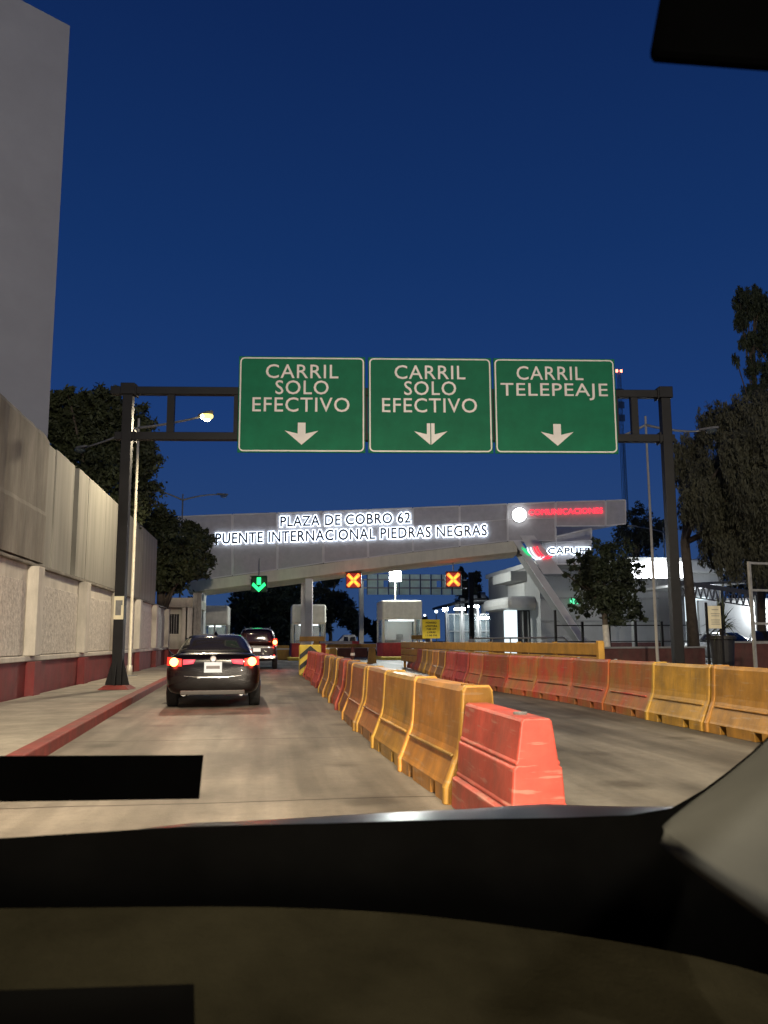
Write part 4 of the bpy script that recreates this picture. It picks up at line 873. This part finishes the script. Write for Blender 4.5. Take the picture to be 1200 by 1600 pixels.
# ------------------------------------------------------------------ left office
a, b = at(250, 1000, 47.6), at(300, 1000, 47.6)
of = thing('gate_office', 'small cream office with a barred window at the end of the left wall', 'building', (a.x, 47.6, 0)); w = b.x - a.x
zt = at(270, 948, 47.6).z; zt2 = at(270, 933, 47.6).z
MB().box(0, w, 0, 6, .9, zt).build('wall', 'cream', of); MB().box(-.01, w + .01, -.02, 6, 0, .9).build('base', 'dado_red', of)
MB().box(-.1, w + .25, -.45, 6.1, zt, zt2).build('roof', 'cream', of, bevel=.03)
x0 = at(256, 970, 47.6).x - a.x; x1 = at(279, 970, 47.6).x - a.x; z1 = at(260, 958, 47.6).z; z0 = at(260, 989, 47.6).z
wn = MB().box(x0, x1, -.02, .03, z0, z1).build('window', 'dark_steel', of); MB().box(x0 + .05, x1 - .05, -.035, -.021, z0 + .05, z1 - .05).build('pane', 'car_glass', wn)
m_ = MB(); [m_.box(x0 + (x1 - x0) * k / 6 - .008, x0 + (x1 - x0) * k / 6 + .008, -.06, -.045, z0, z1) for k in range(1, 6)]; m_.build('bar', 'galvanised', wn)
MB().box(x0 - .08, x1 + .08, -.06, -.001, z0 - .1, z0 - .003).build('sill', 'cream', wn)
for px, mt, wd in ((287, 'cream', .14), (295, 'booth_white', .2), (303, 'galvanised', .12), (310, 'galvanised', .1)):
    c = at(px, 1000, 47.2); 
    s = MB().box(c.x - wd, c.x + wd, 47.0, 47.0 + 2 * wd, 0, zt - .01 if px < 300 else at(px, 925, 47).z).build('portal_post', mt, of, world=True)
# ------------------------------------------------------------------ right buildings
rb = thing('toll_building', 'large grey walled toll building behind the stairs and dark tree', 'building', (at(840, 1000, 60).x, 60, 0))
xa, xb = at(845, 1000, 58).x, at(1062, 1000, 58).x
def bx2(x0, x1, y0, y1, z0, z1, name, mt, p, **k): return MB().box(x0, x1, y0, y1, z0, z1).build(name, mt, p, world=True, **k)
zr = at(900, 884, 58).z
bx2(xa, xb, 58, 72, 1.1, zr, 'wall', 'grey_wall', rb); bx2(xa - .05, xb + .05, 57.95, 72, 0, 1.1, 'base', 'brown_wall', rb)
for py in (901, 936, 972): z = at(900, py, 58).z; bx2(xa, xb - .2, 57.9, 57.999, z - .06, z + .06, 'band', 'trim_grey', rb)
bx2(xa - .2, xb + .3, 57.7, 72.2, zr, zr + .35, 'parapet', 'white_wall', rb, bevel=.03)
# upper cube behind the stair
c0, c1 = at(797, 893, 61), at(860, 909, 61); bx2(c0.x, c1.x + 1.5, 61, 66, c1.z, c0.z, 'roof_slab', 'white_wall', rb, bevel=.05)
c0, c1 = at(819, 909, 61.5), at(868, 935, 61.5); bx2(c0.x, c1.x, 61.5, 66, c1.z, c0.z, 'upper_storey', 'white_wall', rb)
c0, c1 = at(831, 918, 61.45), at(837, 928, 61.45); bx2(c0.x, c1.x, 61.42, 61.498, c1.z, c0.z, 'window', 'car_glass', rb)
c0, c1 = at(791, 932, 59), at(850, 953, 59); bx2(c0.x, c1.x, 59, 66, c1.z, c0.z, 'balcony', 'white_wall', rb, bevel=.35)
zc = c1.z
for px0, px1 in ((791, 808), (841, 855)):
    a_, b_ = at(px0, 990, 59.5).x, at(px1, 990, 59.5).x; bx2(a_, b_, 59.5, 60.2, .02, zc - .05, 'glow_pillar', 'emissive_wall', rb, bevel=.03)  # pillars emit in place of the light falling on them
a_, b_ = at(808, 990, 60.5).x, at(841, 990, 60.5).x; bx2(a_, b_, 60.5, 60.6, 1.1, zc - .02, 'glazing', 'car_glass', rb)
m_ = MB(); [m_.box(a_ + (b_ - a_) * k / 4 - .04, a_ + (b_ - a_) * k / 4 + .04, 60.4, 60.498, 0, zc - .1) for k in range(1, 4)]; m_.build('mullion', 'galvanised', rb, world=True)
MB().box(a_, b_, 60.35, 60.399, 0, 1.1).build('low_wall', 'brown_wall', rb, world=True)
c = at(898, 941, 57.8); MB().box(c.x - .35, c.x + .35, 57.75, 57.85, c.z - .16, c.z + .2).build('exit_light', 'exit_green', rb, world=True)
# bright lit canopy
c0, c1 = at(987, 879, 50), at(1067, 905, 50)
lc = thing('lit_canopy', 'brilliantly lit white canopy panel behind the right lamp post', 'canopy', (c0.x, 50, 0))
bx2(c0.x, c1.x, 50, 50.3, c1.z, c0.z, 'panel', 'disc_white', lc); bx2(c0.x - .3, c1.x + .2, 49.9, 54, c0.z + .002, c0.z + .25, 'roof', 'white_wall', lc); MB().box(c0.x - .1, c0.x + .05, 50, 50.3, 0, c1.z).box(c1.x - .2, c1.x, 50, 50.3, 0, c1.z).build('post', 'galvanised', lc, world=True)
lamp('canopy_light', 'POINT', (1.6, -1.0, c1.z), 500, (.9, .97, 1), lc, .4)
# white building right
wbld = thing('white_building', 'white flat-roofed building with bright lit front behind the weeping tree trunk', 'building', (at(1064, 1000, 56).x, 56, 0))
P = [at(1045, 868, 56), at(1140, 886, 56)]
bx2(P[0].x, at(1128, 900, 56).x, 56, 64, .02, at(1100, 880, 56).z, 'wall', 'white_wall', wbld)
MB().box(P[0].x - .3, P[1].x, 55.3, 64, at(1100, 899, 56).z, at(1100, 877, 56).z).build('parapet', 'white_wall', wbld, world=True, bevel=.2)
for px in (1063, 1082, 1094): a_ = at(px, 950, 55.9).x; bx2(a_, a_ + .55, 55.8, 55.99, .3, at(1080, 935, 56).z, 'glow_bay', 'emissive_wall', wbld)  # bays emit in place of the light falling on the front
cn = thing('truss_canopy', 'dark flat canopy with a zigzag truss edge over the car park', 'canopy', (at(1062, 1000, 48).x, 48, 0))
pA, pB = at(1062, 912, 48), at(1195, 932, 44)
MB().beam(pA, pB, .3, .25).build('roof_edge', 'trim_grey', cn, world=True)
MB().slab([tuple((pA + Vector((0, .2, 0)))[:2]), tuple((pB + Vector((0, .2, 0)))[:2]), (pB.x, 54), (pA.x, 54)], pA.z - .2, pA.z - .05).build('roof', 'trim_grey', cn, world=True)
m_ = MB(); dz = Vector((0, 0, -.75))
m_.beam(pA + dz, pB + dz, .07)
for k in range(14):
    q0, q1 = pA.lerp(pB, k / 14), pA.lerp(pB, (k + 1) / 14); md = pA.lerp(pB, (k + .5) / 14) + dz; m_.beam(q0, md, .06); m_.beam(md, q1, .06)
m_.build('truss', 'galvanised', cn, world=True)
for t in (.1, .5, .9): q0 = pA.lerp(pB, t); MB().box(q0.x - .08, q0.x + .08, q0.y - .08, q0.y + .08, 0, q0.z).build('post', 'galvanised', cn, world=True)
lamp('canopy_light', 'POINT', (3.5, 3, 3.6), 420, (.88, .95, 1), cn, .3)
bw = thing('garden_wall', 'long brightly lit white wall behind the parked cars', 'wall', (at(1150, 1000, 54).x, 54.5, 0))
bx2(at(1100, 1000, 54).x, at(1290, 1000, 54).x, 54.5, 54.8, .01, at(1180, 940, 54).z, 'wall', 'white_wall', bw); bx2(at(1130, 1000, 54).x, at(1290, 1000, 54).x, 54.2, 54.9, at(1180, 940, 54).z + .01, at(1180, 937, 54).z, 'coping', 'grey_wall', bw)
wl2 = thing('wall_light', 'bright white wall light at the right edge of the picture', 'wall lamp', (at(1192, 958, 54).x, 54.3, at(1192, 958, 54).z))
MB().box(-.25, .25, 0, .15, -.2, .2).build('housing', 'galvanised', wl2, bevel=.02); MB().box(-.22, .22, -.04, -.002, -.17, .17).build('lens', 'white_lamp', wl2); lamp('wall_glow', 'POINT', (0, -.4, 0), 420, (.88, .95, 1), wl2, .2)
# pavilion with curved canopy
pv = thing('inspection_canopy', 'dark curved canopy with white lights and glass booths beyond the barriers', 'canopy', (at(735, 1000, 84).x, 84, 0))
rs = []
for k in range(13):
    t = k / 12; px = 693 + 105 * t; z = at(px, 953 - 14 * math.sin(t * math.pi * .75 + .2), 84).z; x = at(px, 950, 84).x; rs.append([(x, 83, z), (x, 90, z), (x, 90, z + .22), (x, 83, z + .22)])
MB().rings(rs).build('roof', 'dark_steel', pv, world=True)
for px in (697, 721, 746, 770, 795): c = at(px, 950, 84); bx2(c.x - .09, c.x + .09, 84, 84.2, 0, c.z + .1, 'column', 'galvanised', pv)
for px, py in ((718, 952), (740, 948), (775, 958), (755, 966)): c = at(px, py, 83); bx2(c.x - .5, c.x + .5, 82.8, 83.4, c.z - .1, c.z + .08, 'light_panel', 'white_lamp', pv, bevel=.03)
for px0, px1 in ((700, 718), (724, 743), (750, 767), (773, 792)):
    a_, b_ = at(px0, 980, 85).x, at(px1, 980, 85).x; fr = bx2(a_, b_, 85, 85.06, .8, at(700, 960, 85).z, 'glazing', 'pane', pv)
    m_ = MB(); zt_ = at(700, 960, 85).z
    for q_ in (0, .5, 1): m_.box(a_ + (b_ - a_) * q_ - .04, a_ + (b_ - a_) * q_ + .04, 84.9, 84.99, 0, zt_)
    for z_ in (.8, 2.2, zt_): m_.box(a_, b_, 84.86, 84.895, z_ - .04, z_ + .04)
    m_.build('frame', 'galvanised', fr, world=True)
bx2(at(700, 1, 89).x, at(795, 1, 89).x, 89.5, 89.7, 0, 3.3, 'rear_wall', 'white_wall', pv)
for dx in (-1.8, 2.2): lamp('canopy_light', 'POINT', (dx, 1.5, 3.0), 260, (.85, .97, 1), pv, .3)
for i, (px, y0) in enumerate(((714, 943), (722, 935), (735, 933), (742, 930), (755, 926), (768, 924), (780, 922))):
    c = at(px, y0, 92); tag(MB().box(c.x - .22, c.x + .22, 92, 92.4, 0, c.z).build('concrete_post', 'grey_wall', None, bevel=.03), '%s of seven pale posts rising behind the curved canopy, from the left' % words[i], 'post', 'pale posts behind the curved canopy')
# people
def person(px, Y, label, top, hgt=1.7):
    c = at(px, 1000, Y); s = thing('person', label, 'person', (c.x, Y, 0)); k = hgt / 1.7
    def skin(name, vs, es, rs, mt):
        me = bpy.data.meshes.new(name); me.from_pydata([(x * k, y * k, z * k) for x, y, z in vs], es, []); o = bpy.data.objects.new(name, me); COL.objects.link(o); o.parent = s; me.materials.append(MATS[mt])
        sk = o.modifiers.new('skin', 'SKIN'); me.skin_vertices[0].data
        for i_, r_ in enumerate(rs): me.skin_vertices[0].data[i_].radius = (r_ * k, r_ * .8 * k)
        me.skin_vertices[0].data[0].use_root = True
        u_ = o.modifiers.new('sub', 'SUBSURF'); u_.levels = 1; u_.render_levels = 2; return o
    V = [(0, 0, .93), (0, 0, 1.15), (0, 0, 1.38), (0, -.01, 1.47), (0, -.02, 1.56), (0, -.01, 1.66), (-.17, 0, 1.38), (-.22, .02, 1.12), (-.20, -.06, .88), (-.19, -.08, .8), (.17, 0, 1.38), (.22, -.02, 1.13), (.16, -.18, 1.0), (.1, -.24, .98), (-.09, 0, .88), (-.1, -.01, .48), (-.1, .02, .08), (-.1, -.12, .04), (.09, 0, .88), (.11, .01, .48), (.12, .04, .08), (.13, -.1, .04)]
    E = [(0, 1), (1, 2), (2, 3), (3, 4), (4, 5), (2, 6), (6, 7), (7, 8), (8, 9), (2, 10), (10, 11), (11, 12), (12, 13), (0, 14), (14, 15), (15, 16), (16, 17), (0, 18), (18, 19), (19, 20), (20, 21)]
    skin('body', V, E, [.13, .12, .13, .05, .09, .08, .06, .045, .035, .03, .06, .045, .035, .03, .085, .06, .045, .04, .085, .06, .045, .04], 'skin')
    skin('shirt', [V[0], V[1], V[2], V[6], V[7], V[10], V[11]], [(0, 1), (1, 2), (2, 3), (3, 4), (2, 5), (5, 6)], [.16, .145, .155, .085, .065, .085, .065], top)
    skin('trousers', [V[0], V[14], V[15], V[16], V[18], V[19], V[20]], [(0, 1), (1, 2), (2, 3), (0, 4), (4, 5), (5, 6)], [.15, .105, .08, .07, .105, .08, .07], 'cloth_dark')
    skin('hair', [(0, .0, 1.60), (0, .0, 1.70)], [(0, 1)], [.098, .075], 'hair_black')
    return s
person(735, 76, 'person in a pale shirt standing under the curved canopy', 'cloth_white')
# metal fence, low wall, planter, board, frame on the right
mf = thing('metal_fence', 'thin dark metal rail fence in front of the grey wall', 'fence', (at(868, 1000, 37).x, 37, 0))
x1_ = at(1075, 1000, 37).x - mf.location.x
MB().box(0, x1_, 0, .04, 1.9, 1.95).box(0, x1_, 0, .04, 1.2, 1.24).build('rail', 'dark_steel', mf)
for k in range(6): MB().box(x1_ * k / 5 - .05, x1_ * k / 5 + .05, -.02, .08, 0, 2.1 if k else 2.6).build('post', 'dark_steel', mf)
lw = thing('low_wall', 'low dark red-brown planter wall behind the right barriers', 'wall', (at(870, 1000, 33).x, 33, 0))
x1_ = at(1100, 1000, 33).x - lw.location.x; MB().box(0, x1_, 0, .3, 0, .95).build('wall', 'brown_wall', lw, bevel=.03); MB().box(-.03, x1_ + .03, -.03, .33, .953, 1.02).build('coping', 'grey_wall', lw)
MB().box(0, x1_, .31, 3, .0, .8).build('soil', 'ground_dirt', lw)
c = at(1127, 1000, 25)
po = thing('planter', 'black round planter pot holding a spiky yucca', 'planter', (c.x, 25, 0)); 
MB().tube([(0, 0, 0), (0, 0, .35), (0, 0, .36), (0, 0, 1.28), (0, 0, 1.3), (0, 0, 1.38)], [.55, .55, .30, .36, .42, .42], 24).build('pot', 'pot_black', po, smooth=False)
MB().tube([(0, 0, 1.383), (0, 0, 1.40)], .38, 20).build('soil', 'ground_dirt', po)
yu = thing('yucca_plant', 'spiky yucca with drooping sword leaves growing in the black pot', 'plant', (c.x, 25, 1.40))
MB().tube([(0, 0, 0), (.03, 0, .5)], [.07, .05], 8).build('stem', 'bark', yu)
rnd = random.Random(3); m_ = MB()
for k in range(90):
    a_ = rnd.uniform(0, 6.28); el = rnd.uniform(-.5, 1.5); L_ = rnd.uniform(.5, .95); z_ = rnd.uniform(.1, .55); dirv = Vector((math.cos(a_) * math.cos(el), math.sin(a_) * math.cos(el), math.sin(el))); sd_ = Vector((-math.sin(a_), math.cos(a_), 0)) * .022
    p0 = Vector((.02, 0, z_)); p1 = p0 + dirv * L_ * .5; p2 = p0 + dirv * L_ + Vector((0, 0, -.18 * L_ * math.cos(el)))
    m_.add([p0 - sd_, p0 + sd_, p1 + sd_ * 1.2, p2, p1 - sd_ * 1.2], [(0, 1, 2, 4), (4, 2, 3)])
m_.build('leaf', 'leaf_mid', yu)
c = at(1116, 966, 24); nb = thing('notice_board', 'cream notice board on dark posts beside the yucca planter', 'notice board', (c.x, 24, 0), R(6))
MB().box(-.21, .21, 0, .03, c.z - .34, c.z + .32).build('panel', 'board_cream', nb, bevel=.005)
MB().box(-.28, -.22, .0, .05, 0, c.z + .42).build('post', 'dark_steel', nb); MB().box(.215, .26, .0, .05, 0, c.z + .42).build('post', 'dark_steel', nb)
m_ = MB()
for k, w_ in enumerate((.22, 0, .3, .26, 0, .3, .28, .3)):
    if w_: m_.box(-.02 - w_ / 2 + .04, -.02 + w_ / 2 + .04, -.004, -.001, c.z + .2 - k * .06, c.z + .215 - k * .06)
m_.build('print', 'trim_grey', nb)
a_ = at(1177, 1000, 21.5); fr = thing('steel_portal', 'tall grey tubular metal frame standing at the right edge', 'metal portal', (a_.x, 21.5, 0), R(12))
m_ = MB(); H_ = at(1176, 880, 21.5).z
MB().beam((0, 0, 0), (0, 0, H_), .07).build('upright', 'galvanised', fr); MB().beam((2.2, 0, 0), (2.2, 0, H_), .07).build('upright', 'galvanised', fr)
for z_ in (H_, H_ - .72, H_ - 1.6, H_ - 2.1): MB().beam((.035, 0, z_ - .04), (2.165, 0, z_ - .04), .06).build('crossbar', 'galvanised', fr)
ym = thing('kerb_island', 'low yellow kerbed island beside the planter', 'kerb island', (at(1090, 1036, 24).x, 24, 0)); MB().box(-.8, 2.6, -.8, 3, 0, .3).build('kerb', 'yellow_paint', ym, bevel=.04); MB().box(-.6, 2.4, -.6, 2.8, .302, .32).build('top', 'ground_dirt', ym)
bwl = thing('brown_planter_wall', 'short red-brown wall in front of the parked silver car', 'wall', (at(1138, 1000, 31).x, 31, 0)); MB().box(0, 4, 0, .3, 0, 1.15).build('wall', 'brown_wall', bwl, bevel=.03); MB().box(-.03, 4.03, -.03, .33, 1.153, 1.22).build('coping', 'grey_wall', bwl)
# radio towers
for px, Y, py, lab in ((968, 300, 583, 'tall lattice radio mast with two red beacons right of the signs'), (975, 420, 690, 'farther thin lattice mast seen under the right end of the gantry')):
    c = at(px, py, Y); s = thing('radio_mast', lab, 'radio mast', (c.x, Y, 0)); H_ = c.z; w_ = .9
    m_ = MB()
    for sx_ in (-1, 1):
        for sy_ in (-1, 1): m_.beam((sx_ * w_, sy_ * w_, 0), (sx_ * w_ * .5, sy_ * w_ * .5, H_), .14)
    n_ = int(H_ / 3)
    for k in range(n_):
        f0 = 1 - .5 * k / n_; f1 = 1 - .5 * (k + 1) / n_
        m_.beam((-w_ * f0, -w_ * f0, H_ * k / n_), (w_ * f1, -w_ * f1, H_ * (k + 1) / n_), .09); m_.beam((w_ * f0, -w_ * f0, H_ * k / n_), (-w_ * f1, -w_ * f1, H_ * (k + 1) / n_), .09)
    m_.build('lattice', 'galvanised', s)
    if py < 600:
        for x in (-.8, .9): MB().tube([(x, 0, H_), (x, 0, H_ + .9)], .42, 10).build('beacon', 'beacon', s)
        m_ = MB(); [m_.box(-1.5, 1.5, -.2, .2, H_ - 9 - k * 5, H_ - 6.5 - k * 5) for k in range(3)]; m_.build('antenna', 'white_wall', s)
# distant street lights
for i, (px, py, Y, lab) in enumerate(((695, 956, 130, 'brightest far white street light left of the curved canopy'), (681, 958, 150, 'small far white street light above the yellow sign'), (663, 963, 170, 'faintest far street light right of the lit booth'))):
    c = at(px, py, Y); s = thing('far_lamp', lab, 'street lamp', (c.x, Y, 0)); r_ = (.42, .26, .2)[i]
    MB().tube([(0, 0, 0), (0, 0, c.z)], .08, 6).build('pole', 'galvanised', s); MB().tube([(0, 0, c.z), (0, 0, c.z + r_ * .4), (0, 0, c.z + r_ * 1.4), (0, 0, c.z + r_ * 1.8)], [r_ * .5, r_, r_, r_ * .4], 12).build('globe', 'white_lamp' if i == 0 else 'soft_white', s)

# ------------------------------------------------------------------ the car the camera sits in
oc = thing('camera_car', 'dark car interior and bonnet the photo is taken from', 'car', (0, 0, 0))
m_ = MB(); nx, ny = 28, 12; vs = []
for j in range(ny + 1):
    for i in range(nx + 1):
        u_, v_ = i / nx, j / ny; px = -250 + 1600 * u_
        x = -1.15 + 2.75 * u_; yy = 1.35 + v_ * 1.05
        xr = (x - .18) / 1.0
        z = .877 - .038 * (x - .55) ** 2 - .10 * max(0, v_ - .75) ** 2 * 8 + .035 * (1 - v_) + .008 * math.exp(-((abs(x - .25) - .45) / .12) ** 2)
        vs.append((x, yy, z))
m_.add(vs, [(j * (nx + 1) + i, j * (nx + 1) + i + 1, (j + 1) * (nx + 1) + i + 1, (j + 1) * (nx + 1) + i) for j in range(ny) for i in range(nx)])
hd = m_.build('bonnet', 'bonnet_black', oc, smooth=True); so = hd.modifiers.new('s', 'SOLIDIFY'); so.thickness = .03; so.offset = -1
MB().box(-1.0, 1.3, 2.36, 2.5, .35, .70).build('front_bumper', 'car_black', oc, bevel=.05)
for x in (-.75, .95):
    MB().tube([(x, 2.45, .66), (x, 2.53, .66)], .08, 16).build('headlight', 'head_lens', oc)
    lamp('headlight_beam', 'SPOT', (x, 2.6, .68), 420, (1, .86, .66), oc, .06, 62, (.0, 1, -.075), .9)
def ip(px, py, Y): v = at(px, py, Y); return v
# far dash / windscreen cowl
def poly3(name, pts, mt, thick=.01, **k):
    m_ = MB(); m_.add(pts, [tuple(range(len(pts)))]); o = m_.build(name, mt, oc); so = o.modifiers.new('s', 'SOLIDIFY'); so.thickness = thick; so.offset = 0; return o
edge = [(-90, 1318), (100, 1306), (300, 1294), (500, 1290), (700, 1284), (880, 1281), (980, 1277), (1045, 1266), (1100, 1235), (1140, 1206), (1175, 1178), (1215, 1140), (1290, 1050)]
m_ = MB(); tp_ = [ip(x, y, 1.05) for x, y in edge]; 
bt_ = [ip(x, y, .98) for x, y in [(-90, 1440), (100, 1434), (300, 1432), (500, 1440), (700, 1460), (880, 1490), (980, 1510), (1045, 1530), (1100, 1560), (1140, 1580), (1175, 1600), (1215, 1620), (1290, 1640)]]
m_.rings([tp_, bt_], closed=False, cap=False); o = m_.build('cowl', 'dash_black', oc, smooth=True); so = o.modifiers.new('s', 'SOLIDIFY'); so.thickness = .012; so.offset = 0
# dashboard pad: rounded front edge, lit from above
m_ = MB(); rs = []
near = [(-120, 1409), (100, 1408), (350, 1406), (500, 1411), (640, 1419), (800, 1440), (950, 1462), (1100, 1490), (1210, 1520), (1320, 1560)]
for (x, y) in near:
    f = ip(x, y, .93); r0 = [f + Vector((0, .03, -.03)), f, ip(x, y + 14, .915)]
    for t in (.25, .5, .75, 1.0): r0.append(ip(x, y + 14 + (1740 - y) * t, .91 - .30 * t))
    rs.append(r0)
m_.rings(rs, closed=False, cap=False); o = m_.build('dashboard', 'dash_brown', oc, smooth=True, sub=1); so = o.modifiers.new('s', 'SOLIDIFY'); so.thickness = .02; so.offset = -1
# dark device on the pad
m_ = MB(); q = [(-120, 1548), (300, 1536), (303, 1720), (-120, 1720)]
f_ = [ip(x, y, .70) for x, y in q]; f_[2] = ip(303, 1720, .60); f_[3] = ip(-120, 1720, .60)
m_.add(f_ + [p + Vector((0, .01, -.02)) for p in f_], [(0, 1, 2, 3), (7, 6, 5, 4), (0, 4, 5, 1), (1, 5, 6, 2), (2, 6, 7, 3), (3, 7, 4, 0)]); o = m_.build('phone_pad', 'dash_black', None); tag(o, 'flat black pad lying on the dashboard at lower left', 'pad')
# black rectangular sticker on the glass
q = [(-60, 1179), (316, 1179), (309, 1247), (-60, 1251)]; f_ = [ip(x, y, 1.3) for x, y in q]
m_ = MB(); m_.add(f_ + [p + Vector((0, .004, .0)) for p in f_], [(0, 1, 2, 3), (7, 6, 5, 4), (0, 4, 5, 1), (1, 5, 6, 2), (2, 6, 7, 3), (3, 7, 4, 0)]); m_.build('windscreen_sticker', 'dash_black', oc)
# windscreen pillar trim at right: rounded
m_ = MB(); rs = []
A_ = [(1032, 1292), (1060, 1268), (1095, 1243), (1130, 1217), (1165, 1189), (1200, 1158), (1260, 1095), (1330, 1010)]
B_ = [(1040, 1303), (1085, 1340), (1130, 1375), (1165, 1402), (1200, 1430), (1235, 1458), (1290, 1500), (1350, 1540)]
for (a1, a2), (b1, b2) in zip(A_, B_):
    r0 = []
    for t in (0, .1, .25, .45, .7, 1.0):
        r0.append(ip(a1 + (b1 - a1) * t, a2 + (b2 - a2) * t, .80 - .10 * math.sin(min(t, .5) * math.pi) - .08 * t))
    rs.append(r0)
m_.rings(rs, closed=False, cap=False); o = m_.build('pillar_trim', 'pillar_grey', oc, smooth=True, sub=1); so = o.modifiers.new('s', 'SOLIDIFY'); so.thickness = .01; so.offset = -1
# rear-view mirror at top right
m_ = MB(); q = [(1050, -60), (1023, 84), (1034, 92), (1330, 117), (1345, -60)]
f_ = [ip(x, y, .55) for x, y in q]; n_ = len(f_)
m_.add(f_ + [p + Vector((0, .012, .002)) for p in f_], [tuple(range(n_)), tuple(range(2 * n_ - 1, n_ - 1, -1))] + [((i + 1) % n_, i, i + n_, (i + 1) % n_ + n_) for i in range(n_)]); m_.build('rear_view_mirror', 'dash_black', oc, bevel=.006)

# roof and header above the seats
MB().slab([(-1.0, -1.6), (1.25, -1.6), (1.2, .12), (-.95, .12)], 1.52, 1.57).build('roof', 'dash_black', oc, bevel=.01)
MB().beam((.62, .5, 1.53), (.35, .14, 1.56), .03).build('mirror_stem', 'dash_black', oc)
